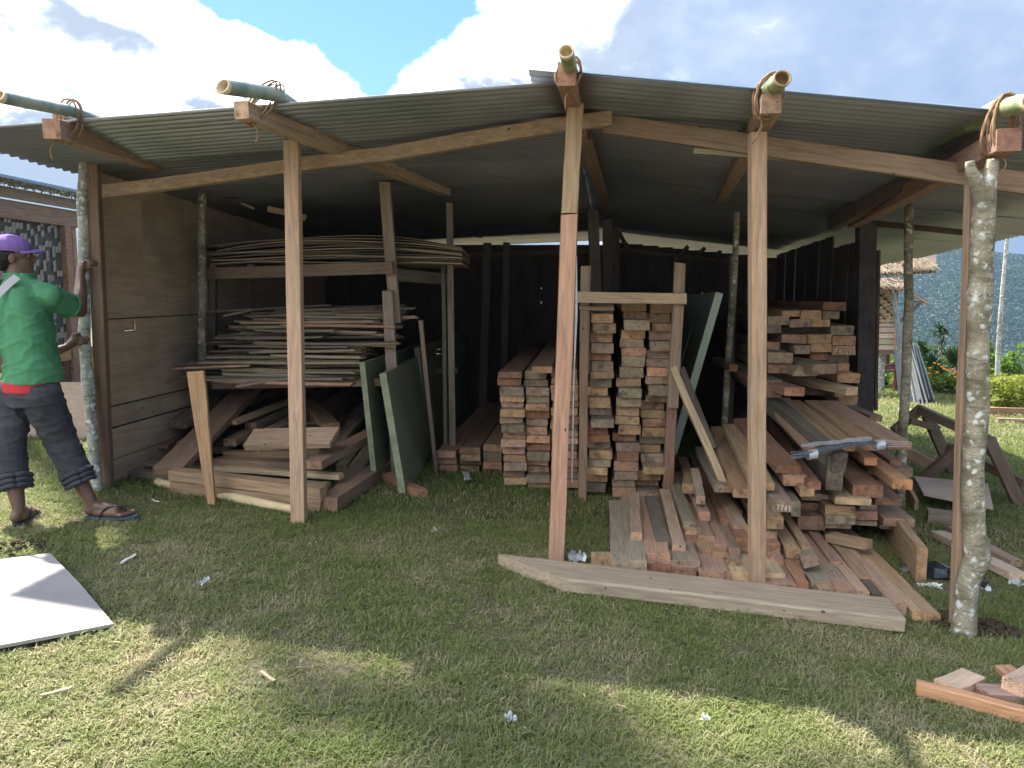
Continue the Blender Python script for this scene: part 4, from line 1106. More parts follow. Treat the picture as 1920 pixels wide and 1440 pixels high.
low(1145, 872, 1275, 936, ROSE, 'stick end with clean square face, centre of the heap', L=1.9, vp=(1150, 555), Z=4.5)
low(1207, 642, 1312, 722, RED, 'stick end high in the heap, centre', L=2.0, vp=(1150, 555), Z=4.9)
low(1322, 692, 1450, 796, PNK, 'stick end with two dark nail holes by the post', L=2.2, vp=(1160, 555), Z=4.72)
low(1240, 792, 1342, 862, RED, 'stick end tucked under the one with nail holes', L=1.8, Z=4.72)
low(1132, 936, 1272, 988, TAN, 'flat board end below the square-faced stick', L=1.8, Z=4.42)
low(1276, 902, 1386, 1000, ROSE, 'stick end low in the centre of the heap', L=1.8, Z=4.44)
low(1346, 802, 1462, 920, RED, 'big square stick end left of the post', L=1.9, Z=4.56)
low(1385, 925, 1472, 1006, ROSE, 'small stick end just left of the post', L=1.9, Z=4.5)
low(1127, 1050, 1275, 1136, TAN, 'small beam end with rounded edge in the bottom row', L=1.5, Z=4.32)
low(1284, 1032, 1405, 1116, PNK, 'pale square end with two nail holes, bottom row', L=1.5, Z=4.30)
low(1010, 1112, 1286, 1222, ROSE, 'broad beam end lying on the grass, bottom centre', L=1.5, Z=4.22)
low(1290, 1124, 1778, 1242, PAL, 'broad pale beam end on the ground behind the right post', L=1.7, Z=4.30)
low(1405, 1030, 1470, 1110, GRY, 'thin end right of the pale square one', L=1.5, Z=4.44)
low(1596, 752, 1712, 830, PNK, 'stick end just right of the post, uppermost', L=2.1, vp=(1180, 555), Z=4.55)
low(1612, 858, 1742, 960, RED, 'red stick end just right of the post', L=2.1, vp=(1170, 555), Z=4.46)
low(1648, 982, 1772, 1080, ROSE, 'stick end right of the post, below the red one', L=2.1, vp=(1165, 555), Z=4.38)
low(1597, 965, 1645, 1080, GRY, 'thin stick end touching the post on its right', L=2.1, vp=(1165, 555), Z=4.42)
low(1600, 1232, 1886, 1320, ROSE, 'beam on the ground right of the post behind the front log', L=1.7, vp=(1160, 555), Z=4.18)
low(986, 432, 1066, 508, GRY, 'square stick pointing up out of the heap', L=.55, vp=(1185, 380), Z=5.0)
low(1004, 572, 1112, 655, ROSE, 'stick end under the square one that points up', L=1.7, vp=(1150, 555), Z=4.92)
low(860, 325, 1000, 410, TAN, 'split round-edged off-cut near the rack foot', L=.5, vp=(1330, 640), Z=5.25)
low(1150, 330, 1240, 400, GRY, 'long grey stick end below the brace', L=1.3, vp=(1140, 555), Z=5.05)
low(1240, 340, 1330, 400, TAN, 'long tan stick end below the brace', L=1.3, vp=(1150, 555), Z=5.05)
low(40, 985, 250, 1100, TAN, 'short off-cut lying left of the heap behind the front log', L=.10, vp=(1100, 560), Z=4.27)
# filler layer beneath and behind, lying along the heap
for i, (x0, y0, x1, y1, Z_, col) in enumerate([(500, 860, 620, 940, 4.75, RED), (560, 760, 640, 830, 4.95, ROSE), (700, 760, 770, 860, 4.8, RED), (770, 640, 860, 720, 5.1, TAN),
        (1110, 760, 1200, 850, 4.9, ROSE), (1120, 560, 1200, 640, 5.2, ROSE), (1300, 560, 1400, 640, 5.15, GRY), (640, 640, 720, 720, 5.2, GRY)]):
    low(x0, y0, x1, y1, col, ['stick deep in the left of the heap', 'stick showing between the left sticks', 'stick behind the scratched black one', 'stick behind the long greenish one',
        'stick deep in the centre of the heap', 'stick at the back centre of the heap', 'stick at the back of the heap by the post', 'stick at the back left of the heap'][i], L=1.6, Z=Z_)
z4c = dict(conv=z4)
low(268, 832, 370, 892, TAN, 'beam end lying across the right side of the heap, left one', L=2.2, vp=(1170, 555), Z=4.40, **z4c)
low(372, 800, 438, 866, TAN, 'beam end lying across the right side of the heap, right one', L=2.2, vp=(1170, 555), Z=4.42, **z4c)
low(373, 868, 480, 948, GRY, 'tilted stick end with dark stain right of the post', L=.5, vp=(1240, 700), Z=4.30, roll=-.35, **z4c)
low(255, 898, 360, 955, ROSE, 'stick end under the two beams right of the post', L=2.0, Z=4.40, **z4c)
low(298, 980, 395, 1040, RED, 'red stick end low right of the post', L=1.8, Z=4.26, **z4c)
low(332, 1046, 420, 1130, RED, 'lowest red square end right of the post', L=1.8, Z=4.18, **z4c)
low(565, 1022, 660, 1085, GRY, 'long grey beam with reddish sawn end on the right of the heap', L=2.2, vp=(1185, 555), Z=4.22, **z4c)
low(432, 1040, 570, 1112, GRN, 'short board beside the long grey beam', L=.55, vp=(1200, 640), Z=4.18, **z4c)
low(490, 1100, 606, 1152, TAN, 'thin board end under the short greenish one', L=1.8, Z=4.14, **z4c)
low(560, 906, 645, 952, ROSE, 'dark-ended stick right of the long grey beam', L=1.1, vp=(1170, 555), Z=4.45, **z4c)
low(718, 936, 812, 1000, TAN, 'short stick that lies on top at the right of the heap', L=.55, vp=(1330, 600), Z=4.45, **z4c)
low(748, 1012, 850, 1098, TAN, 'stick end under the short one at the right of the heap', L=1.7, vp=(1175, 555), Z=4.28, **z4c)
low(884, 1064, 980, 1114, ROSE, 'cracked beam end at the right of the heap', L=1.7, vp=(1160, 555), Z=4.22, **z4c)
low(1118, 1248, 1190, 1312, TAN, 'long beam, inner of the two that reach furthest right', L=2.7, vp=(1155, 555), Z=3.96, **z4c)
low(1194, 1262, 1310, 1332, TAN, 'long beam, outer of the two that reach furthest right', L=2.9, vp=(1160, 555), Z=3.95, **z4c)
low(610, 1100, 735, 1172, ROSE, 'flat board on the ground left of three by the front log', L=1.7, vp=(1160, 555), Z=4.12, **z4c)
low(740, 1110, 830, 1180, PNK, 'flat board on the ground, second by the front log', L=1.7, vp=(1160, 555), Z=4.10, **z4c)
low(850, 1130, 970, 1200, DRK, 'dark flat board on the ground, third by the front log', L=1.7, vp=(1160, 555), Z=4.06, **z4c)
low(985, 1190, 1080, 1285, PNK, 'pinkish board end just behind the right tip of the front log', L=1.9, vp=(1160, 555), Z=3.97, **z4c)
board('board', W(1628, 1021, 4.52), W(1557, 1007, 4.72), .10, .05, TAN, None, label='short tan off-cut lying crosswise at the back right of the heap', cat='timber', group='loose heap of sawn timber')
# plank standing on edge, far right
board('plank', G(1726, 1096) + V((0, 0, .11)), G(1665, 985) + V((0, .2, .11)), .055, .215, TAN, None, label='wide tan plank standing on edge right of the heap', cat='plank')

# ------- the squared log in front
A_ = G(925, 1096); B_ = G(1702, 1190)
fl_ = board('log', A_ + V((0, .13, .042)), B_ + V((0, .13, .042)), .27, .078, (0.37, 0.30, 0.22), None, seg=4, wob=.006, cut=-.40, ch=.012, label='long squared log with a pointed left end lying before the posts', cat='log')

# ------- bundle of thin dark strips tied with tape
wb = thing('strip_bundle', 'bundle of thin dark strips bound with silver tape on the top boards', 'bundle', W(1600, 845, 4.68))
for i in range(22):
    t_ = i / 21; oy = R.uniform(-.02, .02); oz = R.uniform(-.004, .026)
    p = [W(1482 + R.uniform(-2, 6), 861 + R.uniform(-3, 3), 4.58), W(1530, 850, 4.60), W(1590, 836, 4.66), W(1640, 831, 4.70), W(1660 + R.uniform(-4, 10), 832, 4.72)]
    p = [q + V((0, oy, oz * (1.2 - .3 * k))) for k, q in enumerate(p)]
    P_, Q_ = densify(p, [.0032] * 5, 3)
    mk('strip', tube_mesh(P_, Q_, 5, M_WIRE), wb)
mb_ = MB()
for i in range(4):
    a = W(1640, 826 + i * 4, 4.70 - i * .01); b_ = W(1704, 829 + i * 3, 4.72); mb_.quadslab(a, b_, b_ + V((0, .012, 0)), a + V((0, .012, 0)), .002)
mb_.build('light_strip', M_LIGHTB, wb)
def band(xc, yc, Z, w_, h_):
    c = W(xc, yc, Z); vs = []; n = 12
    for j in (-1, 1):
        for i in range(n):
            an = 2 * math.pi * i / n; vs.append(c + V((j * w_ / 2, math.cos(an) * .034, math.sin(an) * h_ / 2 + (j * .004))))
    return mesh_from('tape', vs, [(i, (i + 1) % n, n + (i + 1) % n, n + i) for i in range(n)], M_FOIL, True)
mk('tape', band(1522, 852, 4.60, .055, .062), wb); mk('tape', band(1648, 834, 4.71, .055, .07), wb)
mb_ = MB(); prev = None
for i in range(12):
    x = 1502 + 133 * i / 11; a = W(x, 838 - i * 1.1 + R.uniform(-1.5, 1.5), 4.58 + i * .01); b_ = W(x, 832 - i * 1.25 + R.uniform(-1.5, 1.5), 4.64 + i * .01)
    if prev: mb_.quadslab(prev[0], a, b_, prev[1], .001)
    prev = (a, b_)
mb_.build('plastic_wrap', M_FOIL, wb)

# ------- green doors on the left
def door(name, bf, tf, Zf, dirv, L, th, label, mat, mate, Zt=None):
    """bf / tf: pixels of the front edge foot and top (left corner of the narrow edge)"""
    B = W(*bf, Zf); T = W(*tf, Zt or Zf)
    hv = T - B; hgt = hv.length; d = dirv.normalized()
    nrm = d.cross(hv).normalized()
    d2 = hv.cross(nrm).normalized() * -1
    if d2.y < 0: d2 = -d2
    root = thing(name, label, 'door', B)
    m = Matrix((d2, hv.normalized(), d2.cross(hv.normalized()))).transposed().to_4x4(); m.translation = B
    def slab(nm, x0, x1, y0, y1, z0, z1, mt):
        return mk(nm, box_mesh(((x0 + x1) / 2, (y0 + y1) / 2, (z0 + z1) / 2), x1 - x0, y1 - y0, z1 - z0, mt), root, m)
    slab('door_leaf', .004, L, 0, hgt, -th, 0, mat)
    slab('edge_strip', -.0, .004, 0, hgt, -th, 0, mate)
    slab('edge_strip', .004, L, hgt, hgt + .003, -th, 0, mate)
    return root, m, hgt
rt, m_, h_ = door('door', (708, 908), (684, 680), 5.75, V((.09, 1, 0)), 2.0, .042, 'green door leaf leaning furthest left by the slat shelf', M_DOOR, M_DOORE)
rt, m_, h_ = door('door', (761, 924), (724, 700), 5.50, V((.04, 1, 0)), 2.0, .05, 'green door leaf nearest the camera, standing on its long side', M_DOOR, M_DOORE)
rt, m_, h_ = door('door', (806, 874), (786, 652), 6.9, V((.105, 1, 0)), 2.5, .045, 'dark green door leaf with a steel handle, standing behind', M_DOOR, M_DOORE)
mk('handle', tube_mesh([W(806, 664, 7.25), W(814, 664, 7.12), W(828, 663, 7.12)], .013, 8, M_CHROME), rt)
mk('handle', tube_mesh([W(811, 656, 7.3), W(818, 655, 7.18), W(828, 655, 7.18)], .010, 8, M_CHROME), rt)
board('stick', G(818, 886), W(789, 601, 5.60), .032, .03, (0.26, 0.20, 0.15), None, up=V((0, -1, 0)), seg=4, label='thin upright stick leaning against the green doors', cat='stick')
board('block', G(793, 937) + V((0, 0, .035)), G(724, 902) + V((0, 0, .035)), .085, .07, RED, None, label='reddish block under the foot of the nearest green door', cat='block')
# grey-green doors behind the rack
B = W(1262, 850, 6.15); T = W(1349, 549, 6.15)
rt = thing('door', 'grey-green door panel leaning right behind the tall racked stack', 'door', B)
hv = (T - B).normalized(); d2 = V((.10, 1, 0)); d2 = (d2 - hv * d2.dot(hv)).normalized(); nz_ = d2.cross(hv)
m = Matrix((d2, hv, nz_)).transposed().to_4x4(); m.translation = B; hg = (T - B).length
mk('door_leaf', box_mesh((1.0, hg / 2, 0), 1.99, hg, .058, M_DOORG), rt, m)
mk('edge_strip', box_mesh((0, hg / 2, 0), .006, hg, .060, M_DOORGE), rt, m)
B = W(1228, 850, 6.9); T = W(1322, 552, 6.9)
rt = thing('door', 'second grey-green door panel, further behind the racked stack', 'door', B)
hv = (T - B).normalized(); d2 = V((.05, 1, 0)); d2 = (d2 - hv * d2.dot(hv)).normalized(); nz_ = d2.cross(hv)
m = Matrix((d2, hv, nz_)).transposed().to_4x4(); m.translation = B; hg = (T - B).length
mk('door_leaf', box_mesh((.9, hg / 2, 0), 1.8, hg, .05, M_DOORG), rt, m)

# ------- heap in the left bay
def lb_(A, B, wd, th, col, lab, **kw):
    return board('timber', A, B, wd, th, col, None, label=lab, cat='timber', group='timber heap in the left bay', **kw)
gA, gB = G(322, 927), G(604, 962)
lb_(gA + V((0, .05, .045)), gB + V((0, .05, .045)), .11, .085, (0.42, 0.29, 0.17) and TAN, 'lowest long tan beam across the front of the left heap', seg=5)
lb_(gA + V((-.01, .07, .128)), gB + V((.0, .06, .125)), .12, .075, TAN, 'second long beam from the ground across the left heap', seg=5)
lb_(gB + V((.03, .02, .05)), gB + V((.28, 1.6, .05)), .14, .095, ROSE, 'rosy beam whose end shows at the right of the long front beams')
lb_(W(228, 888, 5.62), W(612, 917, 5.17), .11, .075, GRN, 'greenish beam, third from the ground across the left heap', seg=5)
lb_(W(262, 868, 5.8), W(640, 893, 5.35), .09, .035, PAL, 'thin pale board, uppermost of those across the left heap', seg=5)
lb_(W(424, 851, 6.0), W(602, 852, 5.8), .10, .05, TAN, 'tan beam behind the short wide plank')
lb_(W(405, 864, 5.8), W(600, 872, 5.6), .12, .05, ROSE, 'rosy board just behind the thin pale one')
lb_(W(250, 900, 5.85), W(300, 902, 5.75), .10, .05, TAN, 'short beam stub low at the left of the heap')
lb_(W(468, 824, 5.50), W(628, 820, 5.40), .21, .045, PNK, 'short wide pinkish plank lying level in the heap', up=V((0, -.42, .9)), seg=2)
lb_(W(314, 884, 5.28), W(480, 715, 6.9), .215, .055, ROSE, 'wide rosy plank slanting over the front with tape along its edge', seg=4)
lb_(W(334, 796, 6.1), W(440, 722, 7.1), .16, .065, GRY, 'grey plank with rounded end above the left heap')
lb_(W(212, 902, 5.6), W(380, 785, 7.3), .20, .07, GRY, 'broad grey plank lowest at the far left by the wall')
lb_(W(256, 872, 5.75), W(372, 770, 7.2), .15, .035, TAN, 'tan plank over the broad grey one by the wall')
lb_(W(300, 838, 5.95), W(395, 770, 7.1), .12, .03, ROSE, 'short board end between the wall planks and the slanting one')
lb_(W(587, 872, 5.25), W(712, 806, 6.3), .13, .06, ROSE, 'knotty beam slanting behind the left front post')
lb_(W(647, 913, 5.5), W(712, 820, 6.9), .13, .065, GRY, 'grey beam on the right of the heap, upper of two')
lb_(W(647, 932, 5.55), W(716, 842, 6.9), .14, .06, GRY, 'grey beam on the right of the heap, lower of two')
lb_(W(436, 793, 6.1), W(560, 745, 6.9), .08, .035, TAN, 'thin tan board with broken tip in the upper heap')
hidden = [((470, 800), 6.3, (600, 735), 7.6), ((500, 815), 6.2, (640, 745), 7.6), ((555, 830), 6.2, (668, 750), 7.5), ((610, 850), 6.1, (690, 760), 7.4),
          ((410, 845), 6.0, (520, 770), 7.2), ((520, 842), 6.4, (560, 770), 7.4), ((590, 800), 6.6, (655, 735), 7.8), ((640, 880), 6.0, (700, 800), 7.2), ((440, 765), 6.6, (520, 728), 7.4), ((380, 850), 6.2, (470, 770), 7.3)]
hidden += [((350, 835), 5.9, (450, 775), 7.0), ((430, 830), 6.0, (560, 760), 7.3), ((580, 845), 5.9, (640, 785), 7.0), ((500, 850), 5.9, (420, 800), 6.9), ((660, 890), 5.9, (700, 835), 6.9), ((545, 790), 6.7, (470, 740), 7.4), ((620, 800), 6.5, (560, 740), 7.5)]
hl = ['left of four long dark beams at the back', 'second of four long dark beams at the back', 'third of four long dark beams at the back', 'rightmost of four long dark beams at the back', 'lying under the slanting wide plank',
      'half buried behind the short wide plank', 'high at the back under the slat shelf', 'between the knotty beam and the grey pair', 'far back below the shelf at the left', 'deep behind the tapered stake', 'right behind the wide slanting plank', 'crossing low behind the short wide plank', 'behind the knotty beam', 'crossing leftward under the thin pale board',
      'between the two green-door feet and the grey pair', 'crossing leftward high at the back', 'leaning left under the shelf, right side']
for i, (p0, Z0, p1, Z1) in enumerate(hidden):
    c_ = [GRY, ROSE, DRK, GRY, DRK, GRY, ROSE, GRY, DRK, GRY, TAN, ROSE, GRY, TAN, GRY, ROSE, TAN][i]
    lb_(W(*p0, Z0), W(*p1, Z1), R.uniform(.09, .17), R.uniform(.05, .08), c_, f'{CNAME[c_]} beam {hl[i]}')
P_, Q_ = densify([G(292, 914) + V((0, .03, .03)), G(430, 940) + V((0, .0, .03)), G(552, 966) + V((0, .02, .03))], [.034, .032, .030], 6)
o = mk('pole', tube_mesh(P_, Q_, 12, M_LOGY, .12)); tag(o, 'peeled yellowish pole lying along the foot of the left heap', 'pole')
# tapered stake driven into the grass
B = G(398, 949); T = W(367, 696, B.y + .02)
me = board_mesh((T - B).length + .05, .105, .03, seg=8, wob=.003, endj=0)
for v in me.vertices:
    f = v.co.x / ((T - B).length); v.co.y *= 0.42 + 0.62 * min(1, f * 1.15)
o = mk('stake', me, None, frame(B - (T - B).normalized() * .05, T - B, V((0, -1, 0))), (0.50, 0.31, 0.165)); tag(o, 'tapered orange-brown stake standing before the left heap', 'stake')

# ------- slats on the middle shelf
rs = random.Random(5)
nl_ = 31; zb = W(560, 714, 6.05).z; ztp = W(560, 585, 6.3).z
left_px = lambda f: 330 + 170 * max(0, f - .18) ** .8 + 60 * max(0, f - .75)
for i in range(nl_):
    f = i / (nl_ - 1)
    for j in range(5):
        depth = 6.02 + .30 * f + j * .17 + rs.uniform(-.03, .03)
        z = zb + (ztp - zb) * f + rs.uniform(-.004, .006) + .004 * j
        x0 = left_px(f) + rs.uniform(-12, 95) + (rs.uniform(40, 160) if rs.random() < .4 else 0)
        a = W(x0, 640, depth).x; L = rs.uniform(.8, 1.75) - .4 * f * .5
        x1 = min(a + L, (W(742, 640, depth).x + rs.uniform(-.12, .20)) if f > .5 else (W(682, 640, 6.0).x - rs.uniform(0, .05)))
        yaw = rs.uniform(-.13, .13); pitch_ = rs.uniform(-.03, .035)
        tone = rs.choice([GRY, ROSE, TAN, GRY, GRN, DRK])
        A = V((a, depth, z)); B = V((x1, depth + yaw * (x1 - a) - .10, z + pitch_ * (x1 - a)))
        row = ['front', 'second', 'third', 'fourth', 'rear'][j]
        lay = 'top layer' if i == nl_ - 1 else ('bottom layer' if i == 0 else (f'{ORD[nl_ - i]} layer from the top' if i > nl_ // 2 else f'{ORD[i + 1]} layer from the bottom'))
        board('slat', A, B, rs.uniform(.07, .11), rs.uniform(.015, .024), tone, None, seg=3, wob=.004, ch=.002, roll=rs.uniform(-.08, .08), endj=.03,
              label=f'{CNAME[tone]} slat, {row} row, {lay} of the shelf pile', cat='slat', group='thin slats piled on the middle shelf')
board('slat', W(242, 729, 5.85), W(335, 712, 6.25), .07, .016, PNK, None, label='lone pale slat poking far left out of the shelf pile', cat='slat', group='thin slats piled on the middle shelf')
board('slat', W(326, 691, 5.95), W(470, 685, 6.0), .075, .016, PNK, None, label='pale slat poking out left just above the tapered stake', cat='slat', group='thin slats piled on the middle shelf')
board('slat', W(442, 724, 5.85), W(560, 706, 6.0), .075, .02, GRY, None, label='grey slat hanging down below the front edge of the shelf', cat='slat', group='thin slats piled on the middle shelf')
board('slat', W(392, 584, 6.7), W(620, 572, 6.9), .075, .018, GRY, None, label='lone long slat lying high above the slat pile', cat='slat', group='thin slats piled on the middle shelf')
board('slat', W(418, 592, 6.6), W(466, 582, 6.75), .06, .02, PAL, None, label='short pale slat piece high above the slat pile', cat='slat', group='thin slats piled on the middle shelf')

# ------- bowed plywood sheets on the top shelf
def plysheet(k, n):
    f = k / (n - 1); zb = W(560, 497, 6.3).z + .006
    x0, x1 = W(396 + 22 * math.sin(k * 2.3), 480, 6.45).x, W(745, 480, 6.1).x + .50
    vs, fs, nu, nv = [], [], 16, 4; th = .006
    rr_ = random.Random(k)
    ph = rr_.uniform(-.01, .01)
    for layer in (0, 1):
        for i in range(nu + 1):
            u = i / nu
            for j in range(nv + 1):
                v = j / nv
                x = x0 + (x1 - x0) * u + rr_.uniform(-.002, .002); y = 6.42 - .36 * u * (1 - u * .35) + v * 1.15 + .03 * math.sin(k * 1.3)
                lift = (.035 + .085 * f) * (math.sin(math.pi * min(1, u * .92 + .06)) ** .8) * (1 - .15 * v) * (.35 + .65 * f)
                z = zb + k * .0075 + lift + .006 * math.sin(u * 9 + k) + ph * math.sin(u * 5)
                vs.append((x, y, z + layer * th))
    q = (nu + 1) * (nv + 1)
    for i in range(nu):
        for j in range(nv):
            a = i * (nv + 1) + j; b_ = a + nv + 1
            fs.append((a, a + 1, b_ + 1, b_)); fs.append((q + a, q + b_, q + b_ + 1, q + a + 1))
    for i in range(nu):
        a = i * (nv + 1); b_ = a + nv + 1; fs.append((a, b_, q + b_, q + a)); a += nv; b_ += nv; fs.append((b_, a, q + a, q + b_))
    for j in range(nv):
        a = j; fs.append((a + 1, a, q + a, q + a + 1)); a = nu * (nv + 1) + j; fs.append((a, a + 1, q + a + 1, q + a))
    o = mk('plywood_sheet', mesh_from('plywood_sheet', vs, fs, M_PLY if k % 4 == 0 else M_PLYD, False))
    pos = 'topmost' if k == n - 1 else ('bottommost' if k == 0 else (f'{ORD[k + 1]} from the bottom' if k < n / 2 else f'{ORD[n - k]} from the top'))
    tag(o, f'thin bowed plywood sheet, {pos} on the upper shelf', 'plywood sheet', 'bowed plywood sheets on the upper shelf')
for k in range(15): plysheet(k, 15)

# ================================================================== ON THE LAWN
# pale board lying at the lower left
c = [G(-160, 1085), G(95, 1056), G(150, 1110), G(214, 1183), G(-160, 1262)]
vs = [p + V((0, 0, .030)) for p in c] + [p + V((0, 0, .044)) for p in c]
vs[3].z -= .012; vs[8].z -= .012; vs[1].z += .01; vs[6].z += .01
o = mk('pale_board', mesh_from('pale_board', vs, [(4, 3, 2, 1, 0), (5, 6, 7, 8, 9)] + [(i, (i + 1) % 5, 5 + (i + 1) % 5, 5 + i) for i in range(5)], M_SHEET))
tag(o, 'large pale smooth board lying flat on the grass at lower left', 'board')

# off-cuts bottom right
oc = 'timber off-cuts at the lower right'
def off(p0, p1, wd, th, col, lab, z=0., **kw):
    a, b_ = G(*p0), G(*p1); up = V((0, 0, th / 2 + z + .004)); return board('offcut', a + up, b_ + up, wd, th, col, None, label=lab, cat='off-cut', group=oc, seg=3, **kw)
off((1716, 1303), (1990, 1372), .05, .055, (0.62, 0.33, 0.18), 'long orange stick in front of the other off-cuts at lower right')
off((1772, 1303), (1822, 1282), .10, .045, (0.55, 0.40, 0.29), 'pale square off-cut behind the long orange stick')
off((1838, 1312), (1908, 1314), .09, .045, (0.42, 0.27, 0.21), 'rosy off-cut lying beside the pale square one')
off((1880, 1262), (1930, 1300), .075, .035, (0.55, 0.30, 0.18), 'thin orange off-cut with mitred tip near the frame edge')
off((1900, 1322), (1960, 1290), .10, .06, (0.52, 0.38, 0.28), 'thick pale off-cut on top at the right frame edge', z=.04)
off((1930, 1300), (1990, 1310), .08, .045, (0.40, 0.25, 0.18), 'rosy off-cut beneath the thick pale one at the edge')

# trestle
tr = thing('trestle', 'dark wooden trestle standing crooked on the lawn at right', 'trestle', G(1800, 905))
tc_ = (0.17, 0.115, 0.085)
def tm_(p0, Z0, p1, Z1, wd, th, name='rail', c=tc_, up=V((0, -1, 0))):
    return board(name, W(*p0, Z0), W(*p1, Z1), wd, th, c, tr, up=up, seg=3)
tm_((1724, 768), 7.35, (1862, 829), 6.45, .05, .085, up=V((0, 0, 1)), c=(0.28, 0.22, 0.17))
tm_((1704, 789), 7.2, (1758, 803), 7.3, .06, .06)
tm_((1738, 778), 7.35, (1790, 893), 7.5, .10, .05, 'leg'); tm_((1727, 766), 7.40, (1676, 809), 7.2, .09, .05, 'leg')
tm_((1803, 836), 6.55, (1710, 917), 6.85, .095, .05, 'leg'); tm_((1853, 822), 6.42, (1917, 957), 6.30, .10, .05, 'leg')
tm_((1776, 838), 7.0, (1920, 907), 6.4, .05, .08, up=V((0, 0, 1))); tm_((1806, 842), 6.5, (1870, 847), 6.45, .07, .07, 'crosspiece', (0.26, 0.17, 0.12), V((0, 0, 1)))
board('board', W(1700, 846, 6.9), W(1752, 876, 6.75), .06, .10, TAN, None, up=V((0, 0, 1)), label='tan board leaning from the trestle into the shed', cat='board')
# low plywood platform beyond the heap
c = [G(1712, 921), G(1850, 936), G(1860, 985), G(1730, 957)]
mbq = MB(); cc = [p + V((0, 0, .12)) for p in c]; mbq.quadslab(cc[0], cc[1], cc[2], cc[3], -.018)
o = mbq.build('plywood_platform', M_PLYP); tag(o, 'small plywood panel lying level on a block beyond the heap', 'panel')
board('block', G(1748, 985) + V((0, .08, .05)), G(1850, 1000) + V((0, .08, .05)), .12, .10, GRY, None, label='grey block that carries the small plywood panel', cat='block')
board('board', W(1700, 915, 6.2), W(1718, 950, 5.9), .03, .10, TAN, None, label='short board leaning beside the small plywood panel', cat='board')
# split logs and scraps to the right of the bark post
board('split_log', G(1758, 1012) + V((0, 0, .04)), G(1905, 1092) + V((0, 0, .04)), .10, .05, (0.44, 0.34, 0.27), None, label='split log with pale face lying behind the forked bark post, nearer one', cat='split log', group='split logs on the grass', seg=4, wob=.012)
board('split_log', G(1800, 1010) + V((0, .1, .035)), G(1925, 1078) + V((0, .1, .035)), .08, .05, (0.34, 0.25, 0.19), None, label='split log with brown face behind the paler one', cat='split log', group='split logs on the grass', seg=4, wob=.012)
crumple('black_plastic', G(1765, 1080), .42, .26, .07, M_BLACKP, 'crumpled black plastic sheet beside the plank on edge', 'plastic sheet', 3)
crumple('plastic_scrap', G(1742, 1100), .05, .13, .02, M_PLAST, 'white plastic scrap at the foot of the plank on edge', 'litter', 4)
crumple('plastic_scrap', G(1846, 1106), .05, .05, .03, M_PLAST, 'small white scrap by the stub of the forked bark post', 'litter', 14)
crumple('plastic_scrap', G(1918, 1096), .16, .10, .03, M_FOIL, 'silvery bag scrap at the right frame edge', 'litter', 15)
crumple('foil_wrapper', G(1082, 1052), .12, .10, .06, M_FOIL, 'silver wrapper crumpled right of the middle post foot', 'litter', 6)
o = crumple('foil_strip', W(875, 893, 5.95), .05, .30, .02, M_FOIL, 'torn clear plastic strip hanging at the low floor stack', 'litter', 7)
crumple('paper_scrap', G(815, 995), .09, .03, .015, M_PLAST, 'small bluish white scrap on the grass before the green doors', 'litter', 8)
crumple('paper_scrap', G(379, 1096), .06, .05, .03, M_FOIL, 'small silvery scrap on the grass in front of the stake', 'litter', 9)
crumple('paper_scrap', G(1322, 1350), .03, .03, .02, M_PLAST, 'tiny white scrap in the sunlit streak of grass', 'litter', 12)
crumple('paper_scrap', G(955, 1352), .035, .04, .03, M_FOIL, 'small grey scrap at the bottom centre of the lawn', 'litter', 13)
crumple('paper_scrap', G(1128, 1133), .035, .012, .01, M_PLAST, 'tiny white scrap just in front of the squared log', 'litter', 16)
def chip(p, q, wd, mat, lab, th=.008):
    a, b_ = G(*p) + V((0, 0, .02)), G(*q) + V((0, 0, .02)); me = board_mesh((b_ - a).length, wd, th, ch=.001, seg=3, wob=.003, endj=.02, mat=mat)
    tag(mk('wood_chip', me, None, frame(a, b_ - a)), lab, 'wood chip', 'wood chips on the lawn')
chip((228, 1062), (254, 1047), .018, M_CHIPP, 'pale chip right of the large pale board')
chip((75, 1315), (132, 1300), .014, M_CHIP, 'long tan chip near the lower left corner')
chip((490, 1268), (515, 1286), .012, M_CHIP, 'thin reddish chip left of the bottom centre')
chip((285, 942), (298, 946), .012, M_CHIPP, 'tiny pale chip in front of the left heap')
# earth round the bark post foot
def clods(name, c, r_, n, label, seed):
    rr = random.Random(seed); m = MB()
    for i in range(n):
        a = rr.uniform(0, 6.28); d = r_ * math.sqrt(rr.random()); s = rr.uniform(.005, .019); p = c + V((d * math.cos(a), d * math.sin(a) * .7, s * .2 + max(0, .03 - d * .15)))
        bm = bmesh.new(); bmesh.ops.create_icosphere(bm, subdivisions=1, radius=s)
        m.add([v.co * rr.uniform(.75, 1.25) + p for v in bm.verts], [tuple(v.index for v in f.verts) for f in bm.faces]); bm.free()
    o = m.build(name, M_SOIL); tag(o, label, kind='stuff')
# splinters and dry bits trodden into the grass
rr_ = random.Random(71); m = MB()
for i in range(420):
    x, y = rr_.uniform(-2.6, 2.8), rr_.uniform(2.5, 5.6)
    if rr_.random() < .5: x, y = rr_.gauss(.9, 1.1), rr_.gauss(4.0, .5)
    a = rr_.uniform(0, 6.28); L = rr_.uniform(.01, .05) ; w_ = rr_.uniform(.001, .004); z = gz(x, y) + rr_.uniform(.010, .024)
    u = V((math.cos(a), math.sin(a), rr_.uniform(-.2, .2))) * L; n_ = V((-math.sin(a), math.cos(a), 0)) * w_; p = V((x, y, z))
    m.quadslab(p, p + u, p + u + n_, p + n_, .0015)
o = m.build('wood_splinters', M_CHIP); tag(o, kind='stuff')
# turned earth
clods('soil', G(1846, 1182), .15, 170, None, 1); clods('soil', G(1768, 1165), .12, 110, None, 2); clods('soil', G(15, 1030), .24, 90, None, 3)
